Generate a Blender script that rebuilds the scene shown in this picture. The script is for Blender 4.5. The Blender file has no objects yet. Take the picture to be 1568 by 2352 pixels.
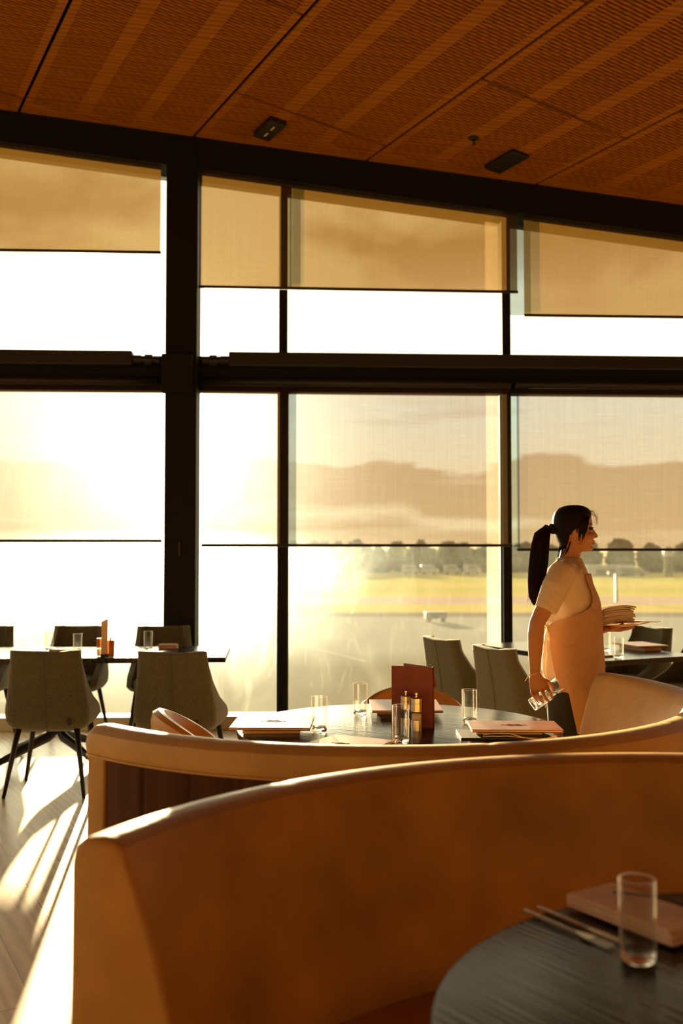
import bpy, bmesh, math, random
from mathutils import Vector, Matrix, noise

random.seed(7)
R = math.radians
# ------------------------------------------------------------------ camera, sky, sun, exposure
EYE = 1.43
PITCH = math.atan(99 / 2352)
scn = bpy.context.scene
cam_d = bpy.data.cameras.new('camera')
cam_d.sensor_fit = 'VERTICAL'; cam_d.sensor_height = 36; cam_d.lens = 36
cam_d.clip_start = .02; cam_d.clip_end = 5000
cam = bpy.data.objects.new('camera', cam_d)
scn.collection.objects.link(cam)
cam.location = (0, 0, EYE)
cam.rotation_euler = (R(90) + PITCH, 0, 0)
cam_d.dof.use_dof = True
cam_d.dof.focus_distance = 4.3
cam_d.dof.aperture_fstop = 2.6
scn.camera = cam

scn.view_settings.view_transform = 'Standard'
scn.view_settings.look = 'None'
scn.view_settings.exposure = 0.0
scn.view_settings.gamma = 1.0
scn.cycles.transparent_max_bounces = 24
scn.cycles.max_bounces = 12
scn.cycles.diffuse_bounces = 5
scn.cycles.transmission_bounces = 10
scn.cycles.sample_clamp_indirect = 6.0

SUN_DIR = Vector(((383 - 784) / 2352, 1.0, (1275 - 1038) / 2352 * 1.0)).normalized()   # towards the sun
sun_d = bpy.data.lights.new('sun', 'SUN')
sun_d.energy = 34; sun_d.angle = R(.7); sun_d.color = (1.0, .74, .42)
sun = bpy.data.objects.new('sun', sun_d)
scn.collection.objects.link(sun)
sun.rotation_euler = (-SUN_DIR).to_track_quat('-Z', 'Y').to_euler()
sun.location = (0, 0, 30)

def nt_new(nt, kind, **kw):
    n = nt.nodes.new(kind)
    for k, v in kw.items():
        setattr(n, k, v)
    return n

def mathn(nt, op, a, b=None, clamp=False):
    n = nt.nodes.new('ShaderNodeMath'); n.operation = op; n.use_clamp = clamp
    for i, v in enumerate((a, b)):
        if v is None: continue
        if isinstance(v, (int, float)): n.inputs[i].default_value = v
        else: nt.links.new(v, n.inputs[i])
    return n.outputs[0]

def mixc(nt, fac, a, b):
    n = nt.nodes.new('ShaderNodeMix'); n.data_type = 'RGBA'
    if isinstance(fac, (int, float)): n.inputs[0].default_value = fac
    else: nt.links.new(fac, n.inputs[0])
    for idx, v in ((6, a), (7, b)):
        if isinstance(v, (tuple, list)): n.inputs[idx].default_value = (*v[:3], 1)
        else: nt.links.new(v, n.inputs[idx])
    return n.outputs[2]

def ramp(nt, fac, stops, interp='LINEAR'):
    n = nt.nodes.new('ShaderNodeValToRGB'); n.color_ramp.interpolation = interp
    e = n.color_ramp.elements
    while len(e) > 1: e.remove(e[-1])
    e[0].position, e[0].color = stops[0][0], (*stops[0][1], 1)
    for p, c in stops[1:]:
        x = e.new(p); x.color = (*c, 1)
    nt.links.new(fac, n.inputs[0])
    return n.outputs[0]

world = bpy.data.worlds.new('sunset_sky'); scn.world = world
world.use_nodes = True
W = world.node_tree; W.nodes.clear()
tc = W.nodes.new('ShaderNodeTexCoord')
nrm = nt_new(W, 'ShaderNodeVectorMath', operation='NORMALIZE'); W.links.new(tc.outputs['Generated'], nrm.inputs[0])
sep = W.nodes.new('ShaderNodeSeparateXYZ'); W.links.new(nrm.outputs[0], sep.inputs[0])
Z = sep.outputs[2]
# clouds: a broken bank low over the horizon, a clear gap, heavier clouds higher up
def wnoise(scale, sx, sz, det, dist, loc):
    mp = W.nodes.new('ShaderNodeMapping'); mp.inputs['Scale'].default_value = (sx, sx, sz); mp.inputs['Location'].default_value = loc
    W.links.new(nrm.outputs[0], mp.inputs[0])
    n = W.nodes.new('ShaderNodeTexNoise'); n.inputs['Scale'].default_value = scale; n.inputs['Detail'].default_value = det; n.inputs['Roughness'].default_value = .5
    n.inputs['Distortion'].default_value = dist; W.links.new(mp.outputs[0], n.inputs['Vector']); return n.outputs[0]
nlow = wnoise(2.0, 1.6, 15., 6, .3, (.35, .1, .33))
nhi = wnoise(2.0, 3.6, 7.0, 6, .35, (1.7, .4, .9))
wob = mathn(W, 'ADD', Z, mathn(W, 'MULTIPLY', mathn(W, 'SUBTRACT', nhi, .5), .06))
blow = ramp(W, wob, [(.0, (.52,) * 3), (.028, (.50,) * 3), (.034, (.40,) * 3), (.042, (.50,) * 3), (.052, (.68,) * 3), (.082, (.70,) * 3), (.090, (.42,) * 3), (.11, (.34,) * 3), (.17, (.36,) * 3), (.24, (.50,) * 3)])
mlow = ramp(W, mathn(W, 'ADD', mathn(W, 'MULTIPLY', nlow, .9), blow), [(.86, (0, 0, 0)), (1.06, (1, 1, 1))])
mhi = ramp(W, nhi, [(.42, (0, 0, 0)), (.60, (1, 1, 1))])
hi_on = ramp(W, Z, [(.20, (0, 0, 0)), (.26, (1, 1, 1))])
cloud = mixc(W, hi_on, mlow, mhi)
base = ramp(W, Z, [(.0, (2.2, 1.75, .95)), (.07, (2.15, 1.80, 1.10)), (.14, (1.9, 1.82, 1.35)), (.20, (2.0, 1.80, 1.28)), (.45, (1.9, 1.70, 1.22)), (1.0, (1.0, .90, .70))])
dark = ramp(W, Z, [(.0, (1.6, 1.10, .50)), (.10, (1.35, .92, .46)), (.19, (1.7, 1.45, 1.1)), (.245, (1.6, 1.3, 1.0)), (.29, (.92, .70, .42)), (1.0, (.6, .5, .38))])
sky = mixc(W, mathn(W, 'MULTIPLY', cloud, .9), base, dark)
# glow around the low sun
dt = nt_new(W, 'ShaderNodeVectorMath', operation='DOT_PRODUCT'); W.links.new(nrm.outputs[0], dt.inputs[0]); dt.inputs[1].default_value = SUN_DIR
d = mathn(W, 'MAXIMUM', dt.outputs['Value'], 0.0)
g1 = mathn(W, 'MULTIPLY', mathn(W, 'POWER', d, 150), .5)
g2 = mathn(W, 'MULTIPLY', mathn(W, 'POWER', d, 1100), 6.0)
g = mathn(W, 'ADD', g1, g2)
gl = nt_new(W, 'ShaderNodeVectorMath', operation='SCALE'); gl.inputs[0].default_value = (1.0, .88, .66); W.links.new(g, gl.inputs['Scale'])
ad = nt_new(W, 'ShaderNodeVectorMath', operation='ADD'); W.links.new(sky, ad.inputs[0]); W.links.new(gl.outputs[0], ad.inputs[1])
# the half of the sky away from the sun is dimmer and warm-grey
side = nt_new(W, 'ShaderNodeMapRange'); side.inputs[1].default_value = -.5; side.inputs[2].default_value = .6; side.inputs[3].default_value = .18; side.inputs[4].default_value = 1.0
W.links.new(dt.outputs['Value'], side.inputs[0])
sc_ = nt_new(W, 'ShaderNodeVectorMath', operation='SCALE'); W.links.new(ad.outputs[0], sc_.inputs[0]); W.links.new(side.outputs[0], sc_.inputs['Scale'])
bg = W.nodes.new('ShaderNodeBackground'); W.links.new(sc_.outputs[0], bg.inputs[0]); bg.inputs[1].default_value = 1.0
wo = W.nodes.new('ShaderNodeOutputWorld'); W.links.new(bg.outputs[0], wo.inputs[0])

# ------------------------------------------------------------------ materials
def pm(name, col, rough=.5, metal=0., var=0., vscale=8., bump=0., bscale=60., coat=0., sheen=0., spec=.5, stretch=None, sub=0., trans=0., aniso_dark=None):
    m = bpy.data.materials.new(name); m.use_nodes = True
    nt = m.node_tree; b = nt.nodes['Principled BSDF']
    b.inputs['Base Color'].default_value = (*col, 1)
    b.inputs['Roughness'].default_value = rough
    b.inputs['Metallic'].default_value = metal
    b.inputs['Coat Weight'].default_value = coat
    b.inputs['Sheen Weight'].default_value = sheen
    b.inputs['Specular IOR Level'].default_value = spec
    b.inputs['Transmission Weight'].default_value = trans
    t = nt.nodes.new('ShaderNodeTexCoord')
    v = t.outputs['Object']
    if stretch:
        q = nt.nodes.new('ShaderNodeMapping'); q.inputs['Scale'].default_value = stretch
        nt.links.new(v, q.inputs[0]); v = q.outputs[0]
    if var:
        n = nt.nodes.new('ShaderNodeTexNoise'); n.inputs['Scale'].default_value = vscale; n.inputs['Detail'].default_value = 5
        nt.links.new(v, n.inputs['Vector'])
        f = ramp(nt, n.outputs[0], [(.3, (0, 0, 0)), (.7, (1, 1, 1))])
        lo = tuple(c * (1 - var) for c in col); hi = tuple(min(1, c * (1 + var)) for c in col)
        nt.links.new(mixc(nt, f, lo, hi), b.inputs['Base Color'])
    if bump:
        n = nt.nodes.new('ShaderNodeTexNoise'); n.inputs['Scale'].default_value = bscale; n.inputs['Detail'].default_value = 3
        nt.links.new(v, n.inputs['Vector'])
        bn = nt.nodes.new('ShaderNodeBump'); bn.inputs['Strength'].default_value = bump; bn.inputs['Distance'].default_value = .004
        nt.links.new(n.outputs[0], bn.inputs['Height']); nt.links.new(bn.outputs[0], b.inputs['Normal'])
    return m

M = {}
M['leather'] = pm('tan_leather', (.48, .245, .036), .5, spec=.35, var=.22, vscale=5, bump=.25, bscale=35, coat=.04)
M['leather_lit'] = pm('lit_tan_leather', (.60, .36, .105), .5, var=.16, vscale=5, bump=.25, bscale=35, spec=.35)  # tan leather with the second booth's extra light put into the colour
M['leather_chair'] = pm('caramel_leather', (.52, .24, .035), .36, var=.15, vscale=6, bump=.15, coat=.1)
M['dark_panel'] = pm('dark_brown_panel', (.085, .030, .007), .6, spec=.15, var=.35, vscale=3, stretch=(6, 6, .4))
M['fabric'] = pm('grey_green_fabric', (.098, .094, .048), .85, var=.25, vscale=90, bump=.5, bscale=220, sheen=.3)
M['black_metal'] = pm('black_metal', (.012, .012, .009), .45)
M['frame'] = pm('black_window_frame', (.007, .0075, .004), .6, spec=.2)
M['black'] = pm('black_plastic', (.01, .01, .008), .5)
M['chrome'] = pm('brushed_steel', (.62, .56, .47), .25, 1.0, var=.1, vscale=30, stretch=(1, 1, 30))
M['gold_metal'] = pm('brass', (.7, .45, .18), .3, 1.0)
M['menu'] = pm('burgundy_menu_cover', (.20, .032, .012), .5, var=.15, vscale=20, bump=.1)
M['menu_glare'] = pm('glare_lit_menu_cover', (.36, .125, .06), .33, var=.12, vscale=20, bump=.1)  # burgundy cover again, glare on the lying menus put into its colour
M['emblem'] = pm('embossed_emblem', (.27, .09, .045), .6)
M['napkin'] = pm('napkin_cloth', (.85, .60, .40), .9, var=.08, vscale=15, bump=.3, bscale=200)
M['paper'] = pm('white_paper', (.75, .65, .48), .8)
M['napkin_white'] = pm('white_napkin_cloth', (.74, .62, .44), .9, var=.06, bump=.3, bscale=80)
M['salt'] = pm('salt', (.85, .80, .72), .8, bump=.8, bscale=500)
M['pepper'] = pm('pepper', (.03, .02, .012), .8, bump=.8, bscale=500)
M['concrete'] = pm('concrete_wall', (.28, .17, .09), .8, var=.1)
M['hem'] = pm('blind_hem_bar', (.02, .015, .008), .5)
M['tape'] = pm('white_label', (.6, .55, .4), .6)
M['skin'] = pm('skin', (.52, .235, .085), .5, var=.06, vscale=6)
M['skin'].node_tree.nodes['Principled BSDF'].inputs['Subsurface Weight'].default_value = .12
M['skin'].node_tree.nodes['Principled BSDF'].inputs['Subsurface Radius'].default_value = (.02, .008, .004)
M['lip'] = pm('lips', (.42, .10, .06), .45)
M['eye'] = pm('dark_eye', (.02, .012, .008), .2)
M['hair'] = pm('black_hair', (.008, .0045, .002), .6, spec=.15, var=.5, vscale=30, stretch=(8, 8, .6))
M['trousers'] = pm('black_trousers', (.012, .012, .011), .8)
M['shoe'] = pm('black_shoes', (.015, .013, .012), .5)
M['shirt'] = None; M['apron'] = None

def cloth(name, col, tr=.35, wr=.6):
    m = bpy.data.materials.new(name); m.use_nodes = True
    nt = m.node_tree; b = nt.nodes['Principled BSDF']; out = nt.nodes['Material Output']
    b.inputs['Base Color'].default_value = (*col, 1); b.inputs['Roughness'].default_value = .85
    tl = nt.nodes.new('ShaderNodeBsdfTranslucent'); tl.inputs[0].default_value = (*col, 1)
    mx = nt.nodes.new('ShaderNodeMixShader'); mx.inputs[0].default_value = tr
    nt.links.new(b.outputs[0], mx.inputs[1]); nt.links.new(tl.outputs[0], mx.inputs[2]); nt.links.new(mx.outputs[0], out.inputs[0])
    t = nt.nodes.new('ShaderNodeTexCoord')
    n = nt.nodes.new('ShaderNodeTexNoise'); n.inputs['Scale'].default_value = 9; n.inputs['Detail'].default_value = 3; n.inputs['Distortion'].default_value = 1.0
    nt.links.new(t.outputs['Object'], n.inputs['Vector'])
    bn = nt.nodes.new('ShaderNodeBump'); bn.inputs['Strength'].default_value = wr; bn.inputs['Distance'].default_value = .02
    nt.links.new(n.outputs[0], bn.inputs['Height']); nt.links.new(bn.outputs[0], b.inputs['Normal'])
    return m
M['shirt'] = cloth('cream_tshirt', (.86, .72, .50), .22, .7)
M['apron'] = cloth('tan_apron', (.60, .35, .16), .10, .8)
M['hair_tail'] = cloth('ponytail_hair', (.10, .022, .006), .32, .2)

def hair_mat():
    m = M['hair_tail']; nt = m.node_tree
    b = nt.nodes['Principled BSDF']; b.inputs['Base Color'].default_value = (.012, .004, .0015, 1); b.inputs['Roughness'].default_value = .55; b.inputs['Specular IOR Level'].default_value = .2
    for n in nt.nodes:
        if n.type == 'BSDF_TRANSLUCENT': n.inputs[0].default_value = (.50, .19, .035, 1)
hair_mat()

def glass_mat(name, col=(1, .97, .9), rough=.0, ior=1.45):
    m = bpy.data.materials.new(name); m.use_nodes = True
    b = m.node_tree.nodes['Principled BSDF']
    b.inputs['Base Color'].default_value = (*col, 1); b.inputs['Transmission Weight'].default_value = 1
    b.inputs['Roughness'].default_value = rough; b.inputs['IOR'].default_value = ior
    return m
def thin_glass():
    m = bpy.data.materials.new('drinking_glass'); m.use_nodes = True
    nt = m.node_tree; nt.nodes.clear()
    out = nt.nodes.new('ShaderNodeOutputMaterial')
    tr = nt.nodes.new('ShaderNodeBsdfTransparent'); tr.inputs[0].default_value = (.97, .96, .93, 1)
    gs = nt.nodes.new('ShaderNodeBsdfGlass'); gs.inputs['Roughness'].default_value = .02; gs.inputs['IOR'].default_value = 1.4
    tl = nt.nodes.new('ShaderNodeBsdfTranslucent'); tl.inputs[0].default_value = (1, .95, .85, 1)
    lw = nt.nodes.new('ShaderNodeLayerWeight'); lw.inputs[0].default_value = .35
    f = ramp(nt, lw.outputs['Facing'], [(.0, (.05,) * 3), (.5, (.14,) * 3), (.8, (.6,) * 3), (1, (1, 1, 1))])
    m2 = nt.nodes.new('ShaderNodeMixShader'); nt.links.new(mathn(nt, 'MULTIPLY', mathn(nt, 'POWER', lw.outputs['Facing'], 3), .75), m2.inputs[0])
    nt.links.new(gs.outputs[0], m2.inputs[1]); nt.links.new(tl.outputs[0], m2.inputs[2])
    mx = nt.nodes.new('ShaderNodeMixShader'); nt.links.new(f, mx.inputs[0])
    nt.links.new(tr.outputs[0], mx.inputs[1]); nt.links.new(m2.outputs[0], mx.inputs[2]); nt.links.new(mx.outputs[0], out.inputs[0])
    return m
M['glass'] = thin_glass()
M['glass_base'] = glass_mat('thick_glass_base')

def window_glass(name, haze=.05, smudge=.16, seed=0.):
    """clear pane with a film of dust, smears and dried droplets that scatters the low sun forwards"""
    m = bpy.data.materials.new(name); m.use_nodes = True
    nt = m.node_tree; nt.nodes.clear()
    out = nt.nodes.new('ShaderNodeOutputMaterial')
    tr = nt.nodes.new('ShaderNodeBsdfTransparent'); tr.inputs[0].default_value = (.96, .96, .92, 1)
    rf = nt.nodes.new('ShaderNodeBsdfRefraction'); rf.inputs['Roughness'].default_value = .62; rf.inputs['IOR'].default_value = 1.35
    rf.inputs[0].default_value = (.72, .9, 1, 1)
    tl = nt.nodes.new('ShaderNodeBsdfTranslucent'); tl.inputs[0].default_value = (.9, .9, .82, 1)
    t = nt.nodes.new('ShaderNodeTexCoord')
    def nz(scale, det, dist, st):
        q = nt.nodes.new('ShaderNodeMapping'); q.inputs['Scale'].default_value = st; q.inputs['Location'].default_value = (seed, 0, seed)
        nt.links.new(t.outputs['Object'], q.inputs[0])
        n = nt.nodes.new('ShaderNodeTexNoise'); n.inputs['Scale'].default_value = scale; n.inputs['Detail'].default_value = det; n.inputs['Distortion'].default_value = dist
        nt.links.new(q.outputs[0], n.inputs['Vector']); return n.outputs[0]
    a = ramp(nt, nz(2.6, 10, 1.2, (1, 1, .8)), [(.40, (0, 0, 0)), (.85, (1, 1, 1))])
    b = ramp(nt, nz(5, 6, 3.0, (1.5, 1, .35)), [(.56, (0, 0, 0)), (.70, (1, 1, 1))])
    f = mathn(nt, 'ADD', mathn(nt, 'MULTIPLY', a, smudge), mathn(nt, 'MULTIPLY', b, smudge * .6))
    sz = nt.nodes.new('ShaderNodeSeparateXYZ'); nt.links.new(t.outputs['Object'], sz.inputs[0])
    reach = nt.nodes.new('ShaderNodeMapRange'); reach.inputs[1].default_value = 1.40; reach.inputs[2].default_value = 1.65; reach.inputs[3].default_value = 1; reach.inputs[4].default_value = .06
    nt.links.new(sz.outputs[2], reach.inputs[0]); f = mathn(nt, 'ADD', mathn(nt, 'MULTIPLY', mathn(nt, 'ADD', f, smudge * .85), reach.outputs[0]), haze, clamp=True)
    m2 = nt.nodes.new('ShaderNodeMixShader'); m2.inputs[0].default_value = .30
    nt.links.new(rf.outputs[0], m2.inputs[1]); nt.links.new(tl.outputs[0], m2.inputs[2])
    mx = nt.nodes.new('ShaderNodeMixShader'); nt.links.new(f, mx.inputs[0])
    nt.links.new(tr.outputs[0], mx.inputs[1]); nt.links.new(m2.outputs[0], mx.inputs[2])
    nt.links.new(mx.outputs[0], out.inputs[0])
    return m
M['pane_low'] = window_glass('dusty_window_glass', .005, .026, 2.)
M['pane_high'] = window_glass('window_glass', .004, .006, 5.)

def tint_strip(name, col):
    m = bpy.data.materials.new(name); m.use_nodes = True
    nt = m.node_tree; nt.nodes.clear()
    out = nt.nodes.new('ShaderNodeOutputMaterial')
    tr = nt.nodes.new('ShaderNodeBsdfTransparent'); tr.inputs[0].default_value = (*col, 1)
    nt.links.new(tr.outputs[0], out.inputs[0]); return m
M['strip_grey'] = tint_strip('grey_tinted_strip', (.60, .66, .68))  # grey see-through strip laid over the pane beside a mullion
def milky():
    m = bpy.data.materials.new('milky_tinted_strip'); m.use_nodes = True
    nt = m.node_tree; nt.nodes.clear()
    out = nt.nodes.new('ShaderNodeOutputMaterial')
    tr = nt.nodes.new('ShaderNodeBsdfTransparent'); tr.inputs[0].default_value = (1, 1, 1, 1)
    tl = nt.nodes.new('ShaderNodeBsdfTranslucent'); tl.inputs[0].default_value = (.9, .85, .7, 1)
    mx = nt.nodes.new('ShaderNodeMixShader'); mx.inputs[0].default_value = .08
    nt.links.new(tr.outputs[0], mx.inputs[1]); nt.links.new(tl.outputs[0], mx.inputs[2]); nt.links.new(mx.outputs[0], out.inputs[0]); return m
M['strip_milky'] = milky()  # faintly cloudy strip laid over the pane beside a mullion

def blind_mat(name, T, body, opac=.10):
    m = bpy.data.materials.new(name); m.use_nodes = True
    nt = m.node_tree; nt.nodes.clear()
    out = nt.nodes.new('ShaderNodeOutputMaterial')
    t = nt.nodes.new('ShaderNodeTexCoord')
    q = nt.nodes.new('ShaderNodeMapping'); q.inputs['Scale'].default_value = (60, 60, 1.2); nt.links.new(t.outputs['Object'], q.inputs[0])
    n = nt.nodes.new('ShaderNodeTexNoise'); n.inputs['Scale'].default_value = 1.0; n.inputs['Detail'].default_value = 3; nt.links.new(q.outputs[0], n.inputs['Vector'])
    q2 = nt.nodes.new('ShaderNodeMapping'); q2.inputs['Scale'].default_value = (3, 3, 140); nt.links.new(t.outputs['Object'], q2.inputs[0])
    n2 = nt.nodes.new('ShaderNodeTexNoise'); n2.inputs['Scale'].default_value = 1.0; nt.links.new(q2.outputs[0], n2.inputs['Vector'])
    f = mathn(nt, 'MULTIPLY', n.outputs[0], n2.outputs[0])
    f = ramp(nt, f, [(.12, (0, 0, 0)), (.40, (1, 1, 1))])
    col = mixc(nt, f, tuple(c * .95 for c in T), tuple(c * 1.06 for c in T))
    tr = nt.nodes.new('ShaderNodeBsdfTransparent'); nt.links.new(col, tr.inputs[0])
    di = nt.nodes.new('ShaderNodeBsdfDiffuse'); di.inputs[0].default_value = (*body, 1)
    tl = nt.nodes.new('ShaderNodeBsdfTranslucent'); tl.inputs[0].default_value = (*body, 1)
    m2 = nt.nodes.new('ShaderNodeMixShader'); m2.inputs[0].default_value = .35
    nt.links.new(di.outputs[0], m2.inputs[1]); nt.links.new(tl.outputs[0], m2.inputs[2])
    mx = nt.nodes.new('ShaderNodeMixShader'); mx.inputs[0].default_value = opac
    nt.links.new(tr.outputs[0], mx.inputs[1]); nt.links.new(m2.outputs[0], mx.inputs[2]); nt.links.new(mx.outputs[0], out.inputs[0])
    return m
M['blind_up'] = blind_mat('upper_blind_fabric', (.225, .180, .110), (.5, .27, .05), .14)
M['blind_low'] = blind_mat('lower_blind_fabric', (.405, .39, .405), (.5, .32, .14), .05)

def wood(name, c1, c2, rough, scale=1., grain_rot=0., bump=.15, coat=0.):
    m = bpy.data.materials.new(name); m.use_nodes = True
    nt = m.node_tree; b = nt.nodes['Principled BSDF']
    t = nt.nodes.new('ShaderNodeTexCoord')
    q = nt.nodes.new('ShaderNodeMapping'); q.inputs['Rotation'].default_value = (0, 0, grain_rot); nt.links.new(t.outputs['Object'], q.inputs[0])
    q2 = nt.nodes.new('ShaderNodeMapping'); q2.inputs['Scale'].default_value = (.7 * scale, 9 * scale, 9 * scale); nt.links.new(q.outputs[0], q2.inputs[0])
    n = nt.nodes.new('ShaderNodeTexNoise'); n.inputs['Scale'].default_value = 2; n.inputs['Detail'].default_value = 7; n.inputs['Distortion'].default_value = .6
    nt.links.new(q2.outputs[0], n.inputs['Vector'])
    w = nt.nodes.new('ShaderNodeTexWave'); w.inputs['Scale'].default_value = .9; w.inputs['Distortion'].default_value = 7; w.inputs['Detail'].default_value = 3; w.bands_direction = 'Y'
    nt.links.new(q2.outputs[0], w.inputs['Vector'])
    f = mathn(nt, 'ADD', mathn(nt, 'MULTIPLY', n.outputs[0], .6), mathn(nt, 'MULTIPLY', w.outputs[0], .4))
    f2 = ramp(nt, f, [(.3, (0, 0, 0)), (.7, (1, 1, 1))])
    nt.links.new(mixc(nt, f2, c1, c2), b.inputs['Base Color'])
    b.inputs['Roughness'].default_value = rough; b.inputs['Coat Weight'].default_value = coat
    bn = nt.nodes.new('ShaderNodeBump'); bn.inputs['Strength'].default_value = bump; bn.inputs['Distance'].default_value = .003
    nt.links.new(f, bn.inputs['Height']); nt.links.new(bn.outputs[0], b.inputs['Normal'])
    return m
M['table_black'] = wood('black_stained_oak', (.006, .006, .005), (.022, .021, .012), .20, 2.2, R(25), .3)
M['table_black'].node_tree.nodes['Principled BSDF'].inputs['Specular IOR Level'].default_value = .28
M['ceiling_wood'] = wood('ceiling_timber', (.25, .082, .002), (.38, .131, .003), .6, .8, 0, .05)
M['ceiling_wood'].node_tree.nodes['Principled BSDF'].inputs['Specular IOR Level'].default_value = .15
M['slot_black'] = pm('slot_backing', (.003, .002, .001), 1., spec=0)

def floor_mat():
    m = bpy.data.materials.new('oak_floor_planks'); m.use_nodes = True
    nt = m.node_tree; b = nt.nodes['Principled BSDF']
    t = nt.nodes.new('ShaderNodeTexCoord')
    q = nt.nodes.new('ShaderNodeMapping'); q.inputs['Rotation'].default_value = (0, 0, R(-(90 + 27.3))); q.inputs['Location'].default_value = (0, .055, 0)
    nt.links.new(t.outputs['Object'], q.inputs[0])
    br = nt.nodes.new('ShaderNodeTexBrick'); br.offset = .37; br.inputs['Scale'].default_value = 1
    br.inputs['Brick Width'].default_value = 1.7; br.inputs['Row Height'].default_value = .2; br.inputs['Mortar Size'].default_value = .002; br.inputs['Mortar Smooth'].default_value = .1
    br.inputs['Color1'].default_value = (0, 0, 0, 1); br.inputs['Color2'].default_value = (1, 1, 1, 1); br.inputs['Mortar'].default_value = (.5, .5, .5, 1)
    nt.links.new(q.outputs[0], br.inputs['Vector'])
    # grain, offset per plank
    off = nt_new(nt, 'ShaderNodeVectorMath', operation='MULTIPLY_ADD'); nt.links.new(br.outputs['Color'], off.inputs[0]); off.inputs[1].default_value = (7, 5, 3); nt.links.new(q.outputs[0], off.inputs[2])
    q2 = nt.nodes.new('ShaderNodeMapping'); q2.inputs['Scale'].default_value = (1.2, 8, 8); nt.links.new(off.outputs[0], q2.inputs[0])
    w = nt.nodes.new('ShaderNodeTexWave'); w.bands_direction = 'Y'; w.inputs['Scale'].default_value = .8; w.inputs['Distortion'].default_value = 12; w.inputs['Detail'].default_value = 3; w.inputs['Detail Scale'].default_value = .7
    nt.links.new(q2.outputs[0], w.inputs['Vector'])
    n = nt.nodes.new('ShaderNodeTexNoise'); n.inputs['Scale'].default_value = 4; n.inputs['Detail'].default_value = 6; nt.links.new(q2.outputs[0], n.inputs['Vector'])
    g = mathn(nt, 'ADD', mathn(nt, 'MULTIPLY', w.outputs[0], .6), mathn(nt, 'MULTIPLY', n.outputs[0], .5))
    c = mixc(nt, ramp(nt, g, [(.25, (0, 0, 0)), (.8, (1, 1, 1))]), (.50, .38, .23), (.66, .51, .33))
    c = mixc(nt, mathn(nt, 'MULTIPLY', br.outputs['Fac'], .8), c, (.08, .05, .025))
    nt.links.new(c, b.inputs['Base Color'])
    b.inputs['Roughness'].default_value = .38
    bn = nt.nodes.new('ShaderNodeBump'); bn.inputs['Strength'].default_value = .12; bn.inputs['Distance'].default_value = .001
    hh = mathn(nt, 'SUBTRACT', g, mathn(nt, 'MULTIPLY', br.outputs['Fac'], 2))
    nt.links.new(hh, bn.inputs['Height']); nt.links.new(bn.outputs[0], b.inputs['Normal'])
    return m
M['floor'] = floor_mat()

def airfield_mat():
    m = bpy.data.materials.new('airfield_ground'); m.use_nodes = True
    nt = m.node_tree; b = nt.nodes['Principled BSDF']
    t = nt.nodes.new('ShaderNodeTexCoord'); s = nt.nodes.new('ShaderNodeSeparateXYZ'); nt.links.new(t.outputs['Object'], s.inputs[0])
    y = mathn(nt, 'DIVIDE', s.outputs[1], 500, clamp=True)
    A = (.34, .36, .34); G = (.42, .42, .12); P = (.48, .38, .33); G2 = (.54, .46, .16)
    A2 = (.20, .19, .15)
    c = ramp(nt, y, [(0, A2), (.135, A2), (.16, A), (.245, A), (.25, (.20, .19, .18)), (.262, (.20, .19, .18)), (.27, G2), (.305, G2), (.315, P), (.36, P), (.37, G2), (.43, G), (.52, G2), (.60, G), (.75, G2), (1, G)])
    n = nt.nodes.new('ShaderNodeTexNoise'); n.inputs['Scale'].default_value = .03; n.inputs['Detail'].default_value = 6
    nt.links.new(t.outputs['Object'], n.inputs['Vector'])
    c = mixc(nt, mathn(nt, 'MULTIPLY', n.outputs[0], .35), c, (.2, .19, .14))
    nt.links.new(c, b.inputs['Base Color']); b.inputs['Roughness'].default_value = 1; b.inputs['Specular IOR Level'].default_value = 0
    return m
M['airfield'] = airfield_mat()
M['tree'] = pm('tree_foliage', (.34, .34, .22), 1., var=.3, vscale=.4, spec=0)
M['bark'] = pm('tree_bark', (.08, .06, .04), .9)
M['white_paint'] = pm('white_paint', (.8, .78, .74), .4)
M['grey_paint'] = pm('grey_paint', (.35, .38, .42), .5)
M['line_paint'] = pm('apron_line_paint', (.5, .5, .46), 1., spec=0)
M['plate'] = pm('pale_plate', (.72, .50, .30), .35)
M['string'] = pm('pale_string', (.75, .55, .32), .7)

# ------------------------------------------------------------------ mesh helpers
COL = scn.collection

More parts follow.
